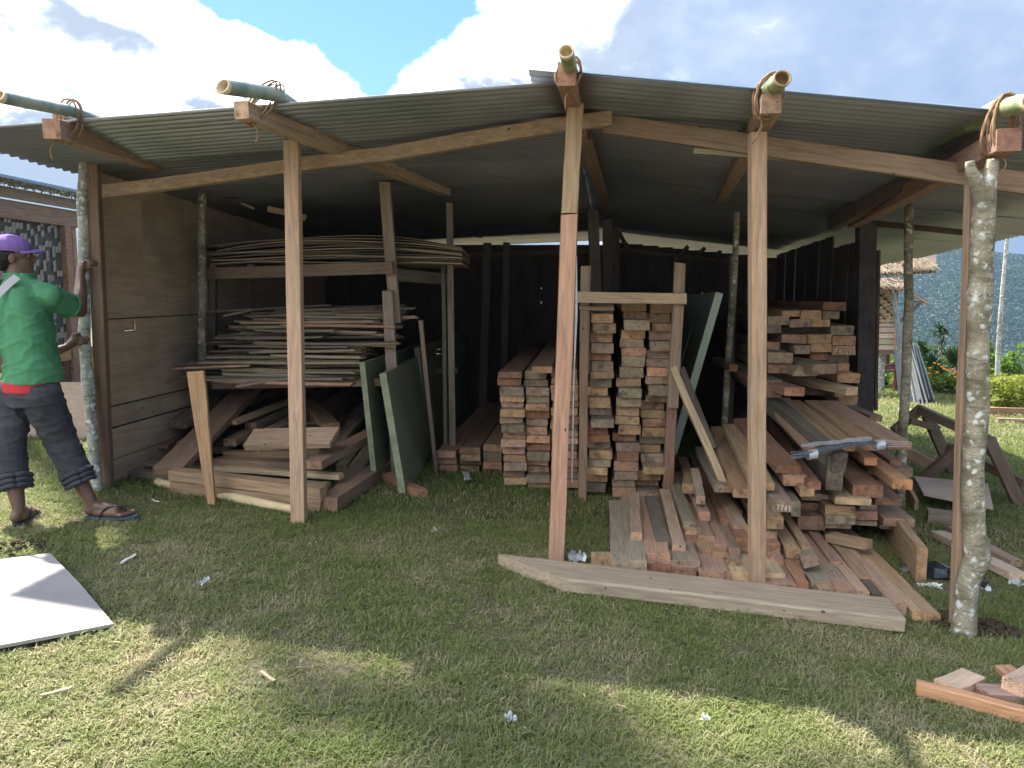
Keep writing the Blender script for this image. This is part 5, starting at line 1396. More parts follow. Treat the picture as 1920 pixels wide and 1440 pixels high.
# ================================================================== NEIGHBOURS
def leafcloud(c, radii, n, size, seed, clumps=14, aspect=1.8, flat=False, droop=0.0, box=False):
    r = random.Random(seed); vs, fs = [], []
    cl = []
    for i in range(clumps):
        while True:
            p = V((r.uniform(-1, 1), r.uniform(-1, 1), r.uniform(-1, 1)))
            if box or p.length < 1: break
        cl.append((V((p.x * radii[0], p.y * radii[1], p.z * radii[2])) * .85, r.uniform(.22, .42)))
    for i in range(n):
        k, cr = cl[r.randrange(clumps)]
        if box and r.random() < .75:
            p = V((r.uniform(-1, 1) * radii[0], r.uniform(-1, 1) * radii[1], r.uniform(-1, 1) * radii[2]))
        else:
            d = V((r.gauss(0, 1), r.gauss(0, 1), r.gauss(0, 1))) * .5
            p = k + V((d.x * cr * radii[0] * 1.1, d.y * cr * radii[1] * 1.1, d.z * cr * radii[2] * 1.1))
        ax = V((r.gauss(0, 1), r.gauss(0, 1), r.gauss(0, .6) - droop)).normalized(); b = ax.cross(V((r.gauss(0, 1), r.gauss(0, 1), r.gauss(0, 1)))).normalized()
        s = size * r.uniform(.6, 1.35); q = c + p; m = len(vs)
        vs += [q - ax * s * .5, q + b * s / aspect * .5, q + ax * s * .5, q - b * s / aspect * .5]; fs.append((m, m + 1, m + 2, m + 3))
    return vs, fs
def leafobj(name, parts, mat, parent=None):
    m = MB()
    for v, f in parts: m.add(v, f)
    return m.build(name, mat, parent)
M_LG = leaf_mat('bright_leaf', (0.06, 0.13, 0.02), (0.17, 0.25, 0.05), 0.4)
M_LD = leaf_mat('dark_leaf', (0.025, 0.06, 0.02), (0.07, 0.13, 0.04), 0.3)
M_LY = leaf_mat('hedge_leaf', (0.06, 0.10, 0.02), (0.28, 0.30, 0.06), 0.4)
M_FLO = simple('marigold', (0.80, 0.30, 0.02), 0.6, 0, 20, .1)
M_THATCH = leaf_mat('thatch', (0.20, 0.155, 0.105), (0.42, 0.34, 0.25), 0.1)
M_WOVL = simple('pale_weave', (0.30, 0.29, 0.25), 0.7, 0, 8, .2)
M_WOVD = simple('dark_weave', (0.085, 0.088, 0.09), 0.8, 0, 8, .2)
M_WOVT = leaf_mat('tan_weave', (0.24, 0.175, 0.10), (0.44, 0.35, 0.22), 0.0)
M_MOSS = leaf_mat('moss_thatch', (0.16, 0.16, 0.08), (0.34, 0.32, 0.19), 0.1)

# ---- house with patterned woven walls, left
hx = V((-5.66, 8.5, 0)); hd = V((0.0936, 1, 0)).normalized(); hn = V((hd.y, -hd.x, 0))
def hp(s, z, o=0): return V((hx.x + hd.x * s, hx.y + hd.y * s, z)) + hn * o
house = thing('woven_house', 'house with dark patterned woven walls and mossy roof edge at far left', 'house', (-5.5, 9.0, .33))
def hslab(nm, s0, s1, z0, z1, o, t, mat, col=(1, 1, 1)):
    m = frame(hp(s0, (z0 + z1) / 2, o + t / 2), hd)
    return mk(nm, box_mesh(((s1 - s0) / 2, 0, 0), s1 - s0, t, z1 - z0, mat), house, m, col)
hslab('wall', -4, 1.12, .85, 2.42, -.06, .05, M_WOVD)
hslab('beam', -4, 4.2, 2.36, 2.56, -.02, .08, M_WOOD, (0.30, 0.22, 0.17)); hslab('fascia', -4, 4.3, 2.57, 2.69, .10, .03, M_WOOD, (0.33, 0.27, 0.22))
hslab('floor_beam', -4, 4.0, .70, .84, -.04, .08, M_WOOD, (0.42, 0.26, 0.13))
hslab('corner_post', 1.12, 1.24, .3, 2.36, -.05, .11, M_WOOD, (0.30, 0.20, 0.14)); hslab('door_jamb', 1.30, 1.37, .84, 2.36, -.05, .08, M_WOOD, (0.33, 0.22, 0.15))
hslab('stilt', -.4, -.28, .2, .70, -.10, .12, M_WOOD, DRK); hslab('stilt', 1.0, 1.14, .2, .70, -.10, .12, M_WOOD, (0.16, 0.06, 0.05))
hslab('back_wall', -4, 4, .84, 2.4, -2.4, .05, M_WOVD)
hslab('wall', 1.95, 4.0, .85, 2.36, -.06, .05, M_WOVD)
m = MB()
cs_ = .058
for i in range(-30, 19):
    for j in range(26):
        a, b_ = i % 16 - 8, j % 12 - 6
        if (abs(a) + abs(b_) + (i * 3 + j) // 9) % 4 < 2 and (i + j * 3) % 5 != 0:
            s0 = i * cs_ + .012; z0 = .88 + j * cs_
            if s0 < -1.7: continue
            p = hp(s0 + cs_ / 2, z0 + cs_ / 2, .002)
            c_ = [hp(s0, z0 - cs_ * .35, 0), hp(s0 + cs_ * .86, z0 - cs_ * .05, 0), hp(s0 + cs_ * .86, z0 + cs_ * 1.15, 0), hp(s0, z0 + cs_ * .85, 0)]
            m.quadslab(*c_, .006)
o = m.build('weave_strips', M_WOVL, house); o['kind'] = 'stuff'
# roof: metal sheet with a mossy fringe at the eave
a, b_, c_, d_ = hp(-4, 2.74, .34), hp(4.3, 2.74, .34), hp(4.3, 3.2, -2.4), hp(-4, 3.2, -2.4)
m = MB(); m.quadslab(a, b_, c_, d_, .03); m.build('roof', M_TOPRIM, house)
r_ = random.Random(3); vs, fs = [], []
for i in range(1500):
    s = r_.uniform(-1.6, 3.0); q = hp(s, 2.715 + r_.uniform(-.02, .025), .26 + r_.uniform(-.06, .07)); ax = V((r_.gauss(0, 1), r_.gauss(0, 1), r_.gauss(-.8, .8))).normalized() * r_.uniform(.02, .05); b2 = ax.cross(V((r_.gauss(0, 1), r_.gauss(0, 1), 1))).normalized() * .007
    k = len(vs); vs += [q - b2, q + b2, q + ax + b2, q + ax - b2]; fs.append((k, k + 1, k + 2, k + 3))
o = mk('eave_thatch', mesh_from('eave_thatch', vs, fs, M_MOSS), house); o['kind'] = 'stuff'
# pale plywood sheet standing behind the man
pA, pB = G(112, 826), G(156, 822)
m = MB(); z_ = V((-.02, .10, .50)); m.quadslab(pA - V((.35, 0, 0)), pB + V((.2, 0, 0)), pB + V((.2, 0, 0)) + z_, pA - V((.35, 0, 0)) + z_, .012)
o = m.build('plywood_board', M_PLYP); tag(o, 'pale plywood board standing on the grass behind the left corner post', 'board')
board('plank', G(100, 832), G(160, 842), .10, .03, PAL, None, label='pale plank lying under the standing plywood board', cat='plank')

# ---- hut on stilts, right
HZ = 15.2
hut = thing('stilt_hut', 'small hut on stilts with woven panel and thatched roof', 'hut', G(1655, 738))
def hw(px, py, dz=0.): return W(px, py, HZ + dz)
def slabpx(nm, x0, y0, x1, y1, d, t, mat, parent=hut, col=(1, 1, 1)):
    a, b_ = hw(x0, y1, d), hw(x1, y0, d)
    return mk(nm, box_mesh((0, 0, 0), b_.x - a.x, t, b_.z - a.z, mat), parent, Matrix.Translation(((a.x + b_.x) / 2, HZ + d, (a.z + b_.z) / 2)), col)
slabpx('woven_wall', 1520, 549, 1678, 606, .02, .03, M_DARKB)
r_ = random.Random(8); m = MB(); cw = (hw(1678, 560).x - hw(1520, 560).x); zb_, zt2 = hw(1600, 605).z, hw(1600, 550).z
n_i = int(cw / .075)
for i in range(n_i):
    for j in range(9):
        x = hw(1520, 560).x + i * .075; z = zb_ + j * (zt2 - zb_) / 9
        hor = (i + j) % 3 == 0
        w_, h_2 = (.125, .034) if hor else (.034, .115)
        x += r_.uniform(-.006, .006); y = HZ - .004 - (.008 if hor else 0)
        a = V((x, y, z + (.02 if hor else 0))); m.quadslab(a, a + V((w_, 0, 0)), a + V((w_, 0, h_2)), a + V((0, 0, h_2)), .006)
        a = V((x + .038, y - .004, z)); m.quadslab(a, a + V((.03, 0, 0)), a + V((.03, 0, .10)), a + V((0, 0, .10)), .006)
o = m.build('weave_strips', M_WOVT, hut); o['kind'] = 'stuff'
for k, (y0, y1) in enumerate(((606, 613), (614, 624), (625, 635), (636, 646), (647, 656))):
    me = board_mesh(hw(1684, 600).x - hw(1520, 600).x, hw(0, y0).z - hw(0, y1).z - .008, .03, seg=2, wob=.004)
    mk('wall_board', me, hut, frame(V((hw(1520, 600).x, HZ - .01 * (k % 2), (hw(0, y0).z + hw(0, y1).z) / 2)), V((1, 0, 0)), V((0, -1, 0))), jit((0.52, 0.43, 0.33), .12))
slabpx('top_board', 1520, 532, 1676, 549, -.01, .04, M_WOOD, col=(0.36, 0.25, 0.18))
slabpx('corner_post', 1677, 520, 1684, 656, -.03, .08, M_WOOD, col=(0.46, 0.30, 0.19))
slabpx('floor_beam', 1520, 656, 1684, 664, 0, .12, M_WOOD, col=(0.16, 0.11, 0.09))
mk('side_wall', box_mesh((0, 0, 0), .04, 2.0, hw(0, 530).z - hw(0, 656).z, M_DARKB), hut, Matrix.Translation((hw(1681, 560).x, HZ + 1.05, (hw(0, 530).z + hw(0, 656).z) / 2)))
for (x, y, rr_, d) in ((1653, 738, .075, .15), (1560, 738, .07, .15), (1664, 735, .05, 1.9), (1682, 737, .045, .5)):
    b_ = hw(x, 656, d); g_ = V((b_.x, b_.y, gz(b_.x, b_.y) - .05)); P_, Q_ = densify([g_, (g_ + b_) / 2 + V((.01, 0, 0)), b_], [rr_ * 1.05, rr_, rr_ * 1.1], 4)
    mk('stilt', tube_mesh(P_, Q_, 10, M_BARKW if rr_ > .06 else M_RUST, .2), hut)
for k in range(3): board('rail', hw(1630, 690 + k * 5, .6 + k * .5), hw(1684, 683 + k * 5, .6 + k * .5), .16, .05, (0.20, 0.10, 0.08), hut)
# thatch: layers of dry leaves hanging down
r_ = random.Random(12); vs, fs = [], []
for lay in range(10):
    for i in range(320):
        u = r_.random(); x = hw(1560, 500).x + u * (hw(1762, 500).x - hw(1560, 500).x)
        edge = hw(0, 520 - 4 * u + (3 if u < .75 else -3)).z
        if lay < 3 and u > .62: continue
        z = (hw(0, 534).z if lay < 3 else edge) + lay * .05 + r_.uniform(-.03, .04); y = HZ - .35 + lay * .16 + r_.uniform(-.04, .04)
        L = r_.uniform(.10, .26); w_ = r_.uniform(.010, .03); sx = r_.uniform(-.10, .10)
        k = len(vs); vs += [(x - w_, y, z), (x + w_, y, z), (x + w_ * .5 + sx, y - .10, z - L * .6), (x - w_ * .5 + sx, y - .12, z - L * .6), ]
        fs.append((k, k + 1, k + 2, k + 3))
o = mk('thatch_roof', mesh_from('thatch_roof', vs, fs, M_THATCH), hut); o['kind'] = 'stuff'
m = MB(); m.quadslab(hw(1560, 520, .1), hw(1755, 512, .1), hw(1755, 470, 2.6), hw(1560, 470, 2.6), .05); m.build('roof_deck', M_DARKB, hut)
# awning at the side with struts
m = MB(); m.quadslab(hw(1684, 534, .1), hw(1739, 566, .0), hw(1739, 566, 1.4), hw(1684, 534, 1.5), .02); m.build('awning', M_DARKB, hut)
board('awning_edge', hw(1684, 536, -.02), hw(1739, 568, -.05), .04, .05, (0.34, 0.25, 0.19), hut)
board('awning_rail', hw(1684, 570, -.02), hw(1728, 567, -.02), .04, .03, (0.30, 0.22, 0.17), hut)
board('strut', hw(1686, 605, .0), hw(1727, 567, .0), .04, .05, (0.14, 0.12, 0.11), hut); board('strut', hw(1700, 568, .5), hw(1730, 566, .5), .04, .04, (0.14, 0.12, 0.11), hut)
board('pole', hw(1672, 528, -.3), hw(1705, 528, -.3), .02, .02, (0.30, 0.26, 0.22), hut)
# sheets leaning on the hut
def leansheet(nm, p0, p1, Z0, Z1, wd, th, mat, lab, group):
    A, B = W(*p0, Z0), W(*p1, Z1); A.z = gz(A.x, A.y) if p0[1] > 700 else A.z
    me = board_mesh((B - A).length, wd, th, seg=1, wob=0, endj=0, mat=mat); tag(mk(nm, me, None, frame(A, B - A, V((1, 0, .0)))), lab, 'sheet', group)
gsh = 'panels leaning against the hut'
for k, (x0, x1) in enumerate(((1716, 1694), (1723, 1699), (1731, 1703), (1740, 1707))):
    leansheet('panel', (x0, 744), (x1, 652), 13.9 + k * .02, 14.4, .50, .026, M_ASHB, ['leftmost', 'second', 'third', 'rightmost'][k] + ' blue-grey panel with a white edge leaning by the hut', gsh)
    o = bpy.data.objects[bpy.context.scene.collection.objects[-1].name]
    A, B = W(x0 + 1, 744, 13.62), W(x1 + 1, 652, 14.12); A.z = gz(A.x, A.y)
    mk('edge_strip', board_mesh((B - A).length, .02, .030, seg=1, wob=0, endj=0, mat=M_SHEET), o, frame(A, B - A, V((1, 0, 0))))
leansheet('plank', (1702, 742), (1673, 531), 14.6, 14.9, .14, .05, M_ASHB, 'long grey plank leaning steeply against the corner of the hut', None)
m = MB(); A = W(1687, 742, 14.9); B = W(1705, 742, 14.6); A.z = gz(A.x, A.y); B.z = gz(B.x, B.y); m.quadslab(A, B, W(1698, 655, 14.9), W(1678, 655, 15.1), .02)
o = m.build('board', M_ASHB); tag(o, 'wide grey board leaning under the hut beside the steep plank', 'board')

# ---- planting beyond the lawn
def plant(nm, lab, cat, base, parts, mat, trunk=None, group=None):
    t = thing(nm, lab, cat, base, group)
    leafobj('foliage', parts, mat, t)
    if trunk:
        P_, Q_ = densify(trunk[0], trunk[1], 4); mk('trunk', tube_mesh(P_, Q_, 8, M_BARKW, .15), t)
    return t
def at(px, py, Z): return W(px, py, Z)
def gp(px, Z): p = W(px, 700, Z); return V((p.x, p.y, gz(p.x, p.y)))
# bare pole
P_, Q_ = densify([gp(1872, 17.5), at(1873, 640, 17.5), at(1880, 540, 17.5), at(1889, 440, 17.5)], [.065, .055, .045, .035], 6)
tag(mk('bare_pole', tube_mesh(P_, Q_, 10, M_BARKW, .12)), 'tall thin bare tree pole rising beyond the hedge', 'pole')
# palm-like small tree with white trunk
b_ = gp(1763, 17.0); vs, fs = [], []
r_ = random.Random(31)
for (cx_, cy_, n_, L_) in ((1762, 618, 46, .36), (1775, 624, 30, .30), (1752, 625, 26, .30), (1764, 652, 22, .22), (1768, 640, 20, .22)):
    c = at(cx_, cy_, 17.0)
    for i in range(n_):
        an = r_.uniform(0, 6.283); e = r_.uniform(-.5, .9); d = V((math.cos(an) * math.cos(e), math.sin(an) * math.cos(e), math.sin(e))); s = d.cross(V((0, 0, 1))).normalized() * .018
        L = L_ * r_.uniform(.6, 1.1); p1 = c + d * L * .5; p2 = c + d * L + V((0, 0, -.12 * L)); k = len(vs)
        vs += [c - s * .4, c + s * .4, p1 + s, p1 - s, p2]; fs += [(k, k + 1, k + 2, k + 3), (k + 3, k + 2, k + 4)]
plant('spiky_tree', 'small spiky-crowned tree with white trunk among the flowers', 'tree', b_, [(vs, fs)], M_LD, ([b_, at(1764, 690, 17), at(1762, 650, 17), at(1765, 622, 17)], [.05, .045, .04, .03]))
# frangipani like tree behind the hut corner
b_ = gp(1712, 18.0)
plant('branching_tree', 'small dark tree with forked branches right of the hut', 'tree', b_,
      [leafcloud(at(1720, 651, 18.0), (.32, .3, .13), 170, .17, 4, 8), leafcloud(at(1742, 658, 18.0), (.30, .3, .11), 150, .17, 5, 8), leafcloud(at(1730, 675, 18), (.15, .2, .12), 40, .14, 6, 6)], M_LD,
      ([b_, at(1716, 690, 18), at(1728, 668, 18), at(1742, 662, 18)], [.05, .04, .03, .02]))
# broad-leaved clumps
def spiky(px, py, Z, n, L, seed, lean=.4):
    r = random.Random(seed); c = at(px, py, Z); vs, fs = [], []
    for i in range(n):
        an = r.uniform(0, 6.283); e = r.uniform(.1, 1.35); d = V((math.cos(an) * math.cos(e), math.sin(an) * math.cos(e), math.sin(e))); s = d.cross(V((0, 0, 1))).normalized() * .035
        l = L * r.uniform(.6, 1.1); p1 = c + d * l * .5; p2 = c + d * l + V((0, 0, -lean * l * math.cos(e))); k = len(vs)
        vs += [c - s * .3, c + s * .3, p1 + s, p1 - s, p2]; fs += [(k, k + 1, k + 2, k + 3), (k + 3, k + 2, k + 4)]
    return vs, fs
plant('broadleaf_shrub', 'dark shrub with long leaves behind the marigolds, left', 'shrub', gp(1748, 16.5), [spiky(1748, 690, 16.5, 60, .5, 3), spiky(1757, 700, 16.4, 40, .4, 4)], M_LD)
plant('broadleaf_shrub', 'dark shrub with long leaves just right of the white trunk', 'shrub', gp(1788, 16.8), [spiky(1788, 684, 16.8, 70, .55, 5), spiky(1800, 690, 16.8, 60, .5, 6)], M_LD)
plant('tall_bush', 'light green feathery bush left of the forked post', 'bush', gp(1798, 18.5), [leafcloud(at(1798, 672, 18.5), (.34, .4, .32), 700, .085, 12, 16)], M_LG)
plant('tall_bush', 'large bright green bush left of the bare pole', 'bush', gp(1858, 18.0), [leafcloud(at(1856, 674, 18.0), (.38, .45, .42), 1100, .09, 13, 20), leafcloud(at(1851, 650, 18.0), (.14, .2, .20), 200, .08, 14, 8)], M_LG)
plant('tall_bush', 'large bright green bush right of the bare pole', 'bush', gp(1895, 18.2), [leafcloud(at(1896, 686, 18.2), (.42, .45, .36), 1000, .09, 15, 20)], M_LG)
plant('hanging_branch', 'light green leafy sprig at the right frame edge', 'branch', at(1925, 648, 16), [leafcloud(at(1922, 647, 16), (.20, .2, .06), 60, .09, 19, 5)], M_LG, ([at(1960, 652, 16), at(1940, 647, 16), at(1915, 648, 16)], [.012, .009, .005]))
# marigold bed
bed = thing('marigold_bed', 'green flower bed dotted with orange marigolds', 'flower bed', gp(1790, 15.8))
o = leafobj('foliage', [leafcloud(V((at(x, 700, 15.8).x, 15.8 + (i % 3) * .25, gz(at(x, 700, 15.8).x, 15.8) + .20 + .04 * (i % 2))), (.30, .4, .24), 520, .075, 50 + i, 12) for i, x in enumerate(range(1742, 1850, 18))], M_LG, bed)
r_ = random.Random(77)
fls = [(1752, 681), (1760, 683), (1766, 688), (1771, 692), (1776, 694), (1781, 695), (1786, 692), (1791, 697), (1797, 698), (1801, 691), (1792, 707), (1797, 713), (1803, 716), (1800, 720), (1744, 690), (1757, 698), (1840, 694), (1846, 697), (1795, 724), (1742, 700), (1800, 704), (1806, 700), (1788, 701)]
for i, (x, y) in enumerate(fls):
    bm = bmesh.new(); bmesh.ops.create_icosphere(bm, subdivisions=1, radius=.036); bmesh.ops.scale(bm, vec=(1, 1, .6), verts=bm.verts)
    me = bpy.data.meshes.new('flower'); bm.to_mesh(me); bm.free(); me.materials.append(M_FLO)
    mk('flower', me, bed, Matrix.Translation(at(x, y, 15.3 + r_.uniform(-.1, .1))))
# hedge
hdg = thing('clipped_hedge', 'clipped yellow-green hedge at the right edge of the lawn', 'hedge', gp(1890, 13.4))
c = gp(1930, 13.6) + V((0, 0, .30))
vs_, fs_ = leafcloud(c, (.92, .45, .34), 5200, .085, 61, 40, box=True)
v2, f2 = leafcloud(c + V((0, -.1, -.12)), (.90, .42, .24), 900, .22, 62, 30, aspect=5, box=True)
leafobj('foliage', [(vs_, fs_), (v2, f2)], M_LY, hdg)
# low bushes under and beside the hut
plant('low_bush', 'low yellow-flowered bush under the hut', 'bush', gp(1668, 17.2), [leafcloud(gp(1668, 17.2) + V((0, 0, .25)), (.55, .4, .30), 800, .08, 23, 14)], M_LG)
plant('low_bush', 'low green bush between hut panels and marigolds', 'bush', gp(1745, 16.2), [leafcloud(gp(1746, 16.4) + V((0, 0, .20)), (.30, .35, .28), 700, .07, 24, 14)], M_LG)
plant('low_bush', 'dark heap of brush in the shade under the hut floor', 'bush', gp(1634, 16.6), [leafcloud(gp(1632, 16.6) + V((0, 0, .2)), (.30, .4, .30), 400, .12, 25, 10)], M_LD)
# trees beyond the lawn, hidden parts of the slope
for i, (px, Z, h_) in enumerate(((1700, 24, 1.4), (1765, 26, 1.1), (1830, 25, 1.2), (1960, 24, 1.6), (1640, 25, 1.3), (1100, 26, 2.6), (1250, 26, 2.7), (1400, 25, 2.4), (950, 27, 2.2))):
    g0 = gp(px, Z); c = V((g0.x, g0.y, gz(g0.x, g0.y) + h_ * .6))
    plant('slope_tree', ['bushy tree below the lawn behind the hut panels', 'bushy tree below the lawn behind the white trunk', 'bushy tree below the lawn behind the forked post', 'bushy tree below the lawn at the right edge', 'bushy tree below the lawn behind the hut',
          'tree seen through the gap above the back wall, centre left', 'tree seen through the gap above the back wall, centre', 'tree seen through the gap above the back wall, right', 'tree seen through the gap above the back wall, left'][i],
          'tree', g0, [leafcloud(c, (1.2, 1.1, h_ * .6), 900, .22, 90 + i, 16)], M_LD if i % 2 else M_LG, ([g0, c], [.08, .04]))
# timber frames on the sunlit lawn
fb = 'sawn frames on the sunlit lawn'
board('beam', G(1868, 795) + V((0, 0, .05)), G(1990, 800) + V((0, 0, .05)), .06, .09, PNK, None, label='pinkish beam lying in the sun before the hedge, nearer one', cat='beam', group=fb)
board('beam', G(1866, 784) + V((0, .2, .08)), G(1980, 786) + V((0, .2, .08)), .06, .14, RED, None, label='reddish beam lying in the sun before the hedge, farther one', cat='beam', group=fb)
board('beam', G(1802, 772) + V((0, 0, .05)), G(1850, 773) + V((0, 0, .05)), .06, .09, RED, None, label='short reddish beam on the lawn behind the forked post', cat='beam', group=fb)
crumple('grass_pile', G(1760, 848) if False else G(1722, 778), .50, .35, .10, M_THATCH, 'heap of dry cuttings on the lawn behind the trestle', 'cuttings', 33)

# unseen leaning tree, placed left of the shed so its crown shades the lawn
tt = thing('shade_tree', 'unseen tall leaning tree, crown placed to shade the lawn', 'tree', (-10.2, 13.2, .6))
P_, Q_ = densify([V((-10.2, 13.2, .5)), V((-9.4, 12.4, 5)), V((-8.2, 11.0, 9.5)), V((-6.6, 9.4, 13.4))], [.22, .18, .15, .10], 6)
mk('trunk', tube_mesh(P_, Q_, 12, M_BARK, .1), tt)
def over(sx, sy, h): return V((sx - .415 * h, sy + .472 * h, h))
for k, (sx, sy, h, rx, n_) in enumerate(((-.12, 2.45, 14.5, .62, 2600), (.35, 2.0, 14.0, .62, 2600), (1.15, 1.95, 14.2, .55, 2200), (-.55, 1.75, 14.8, .5, 1500))):
    c = over(sx, sy, h); v_, f_ = leafcloud(c, (rx, rx * .8, .5), n_, .11, 200 + k, 18); leafobj('crown', [(v_, f_)], M_LD, tt)
    P_, Q_ = densify([V((-6.6, 9.4, 13.4)), (V((-6.6, 9.4, 13.4)) + c) / 2 + V((0, 0, .2)), c], [.06, .04, .02], 3); mk('limb', tube_mesh(P_, Q_, 6, M_BARK, .1), tt)

# ================================================================== THE MAN
def skin_mat():
    m, t, b, out = newmat('skin'); tcn = t.new('ShaderNodeTexCoord'); p = tcn.outputs['Object']
    n = t.noise(p, 9, 4, .6); c = t.mix(n, (0.105, 0.058, 0.040, 1), (0.17, 0.098, 0.068, 1)); t.l.new(c, b.inputs['Base Color']); b.inputs['Roughness'].default_value = .45
    b.inputs['Specular IOR Level'].default_value = .45; t.l.new(t.bump(t.noise(p, 120, 3, .6), .15, .002), b.inputs['Normal']); return m
M_SKIN = skin_mat()
def cloth(name, col, var=.12):
    m, t, b, out = newmat(name); tcn = t.new('ShaderNodeTexCoord'); p = tcn.outputs['Object']
    n = t.noise(p, 5, 5, .6); c = t.mix(1.0, (*col, 1), t.ramp(n, [(.3, g3(1 - var)), (.7, g3(1 + var))]), 'MULTIPLY'); t.l.new(c, b.inputs['Base Color']); b.inputs['Roughness'].default_value = .9
    b.inputs['Specular IOR Level'].default_value = .1; t.l.new(t.bump(t.noise(p, 500, 2, .5), .2, .001), b.inputs['Normal']); return m
M_SHIRT = cloth('green_shirt', (0.075, 0.24, 0.125), .25); M_PANTS = cloth('charcoal_trousers', (0.06, 0.064, 0.074), .3); M_CAP = cloth('purple_cap', (0.22, 0.14, 0.40)); M_HAIR = simple('black_hair', (0.012, 0.011, 0.010), .7, 0, 60, .3, .6, 80)
M_STRAP = cloth('grey_strap', (0.42, 0.42, 0.44)); M_REDW = cloth('red_waistband', (0.50, 0.05, 0.06)); M_SOLE = simple('blue_sole', (0.06, 0.09, 0.12), .6); M_SANDAL = simple('sandal_strap', (0.03, 0.03, 0.035), .5)

def blob_mesh(caps, ells, voxel, smooth_it, mat, disp=None, rings=()):
    """union of tapered capsules, ellipsoids and lofted ring sets -> one smooth skin"""
    vs, fs = [], []
    def addm(v, f):
        k = len(vs); vs.extend(v); fs.extend([tuple(i + k for i in q) for q in f])
    def sph(c, rx, ry, rz, rot=None):
        bm = bmesh.new(); bmesh.ops.create_uvsphere(bm, u_segments=16, v_segments=10, radius=1)
        out = []
        for v in bm.verts:
            q = V((v.co.x * rx, v.co.y * ry, v.co.z * rz))
            if rot: q = rot @ q
            out.append(q + c)
        f = [tuple(v.index for v in p.verts) for p in bm.faces]; bm.free(); addm(out, f)
    for (p0, r0, p1, r1) in caps:
        p0, p1 = V(p0), V(p1); d = (p1 - p0); n = 14
        a = d.normalized().cross(V((0.3, 0.2, 1))).normalized(); b_ = d.normalized().cross(a)
        vv = []
        for (p, r) in ((p0, r0), (p1, r1)):
            vv += [p + a * math.cos(2 * math.pi * i / n) * r + b_ * math.sin(2 * math.pi * i / n) * r for i in range(n)]
        ff = [(i, (i + 1) % n, n + (i + 1) % n, n + i) for i in range(n)] + [tuple(reversed(range(n))), tuple(range(n, 2 * n))]
        addm(vv, ff); sph(p0, r0, r0, r0); sph(p1, r1, r1, r1)
    for e in ells: sph(*e)
    for rs_ in rings:                                   # [(centre, axisA*ra, axisB*rb), ...]
        n = 24; vv = []
        for (c, A, B) in rs_: vv += [c + A * math.cos(2 * math.pi * i / n) + B * math.sin(2 * math.pi * i / n) for i in range(n)]
        k = len(rs_); ff = []
        for j in range(k - 1): ff += [(j * n + i, j * n + (i + 1) % n, (j + 1) * n + (i + 1) % n, (j + 1) * n + i) for i in range(n)]
        ff += [tuple(reversed(range(n))), tuple(range((k - 1) * n, k * n))]; addm(vv, ff)
    me = mesh_from('raw', vs, fs); o = bpy.data.objects.new('raw', me); COL.objects.link(o)
    bm = bmesh.new(); bm.from_mesh(me); bmesh.ops.recalc_face_normals(bm, faces=bm.faces); bm.to_mesh(me); bm.free()
    md = o.modifiers.new('r', 'REMESH'); md.mode = 'VOXEL'; md.voxel_size = voxel
    sm = o.modifiers.new('s', 'SMOOTH'); sm.factor = .5; sm.iterations = smooth_it
    dg = bpy.context.evaluated_depsgraph_get(); ev = o.evaluated_get(dg); out = bpy.data.meshes.new_from_object(ev)
    bpy.data.objects.remove(o); bpy.data.meshes.remove(me)
    if disp:
        nr = [v.normal.copy() for v in out.vertices]
        for v, n_ in zip(out.vertices, nr): v.co += n_ * disp(v.co)
    out.materials.clear(); out.materials.append(mat)
    for p in out.polygons: p.use_smooth = True
    return out

fw = V((.80, .60, 0)).normalized(); sd = V((fw.y, -fw.x, 0)); UP = V((0, 0, 1))
Zp = 4.52
pel = W(58, 728, Zp); che = W(45, 600, Zp); nek = W(34, 520, Zp); hed = W(27, 482, Zp)
shR = W(92, 556, 4.48); elR = W(150, 583, 4.74); wrR = W(151, 512, 4.98); haR = W(161, 482, 5.13)
shL = W(28, 556, 4.72); elL = W(78, 668, 4.90); wrL = W(124, 652, 5.03); haL = W(148, 634, 5.12)
kn1 = W(112, 822, 4.56); an1 = W(174, 950, 4.56); he1 = W(170, 968, 4.56); to1 = W(246, 966, 4.56)
kn2 = W(18, 832, 4.45); an2 = W(36, 962, 4.36); he2 = W(31, 982, 4.34); to2 = W(66, 966, 4.60)
hip1 = pel + sd * .07 + V((.05, 0, -.04)); hip2 = pel - sd * .06 + V((-.07, -.04, -.04))
g1 = G(170, 980); g2 = G(30, 999)
he1.z = gz(he1.x, he1.y) + .055; he2.z = gz(he2.x, he2.y) + .055; to1.z = gz(to1.x, to1.y) + .042; to2.z = gz(to2.x, to2.y) + .045
man = thing('person', 'person in green shirt, purple cap and rolled charcoal trousers holding the corner pole', 'person', G(100, 985))
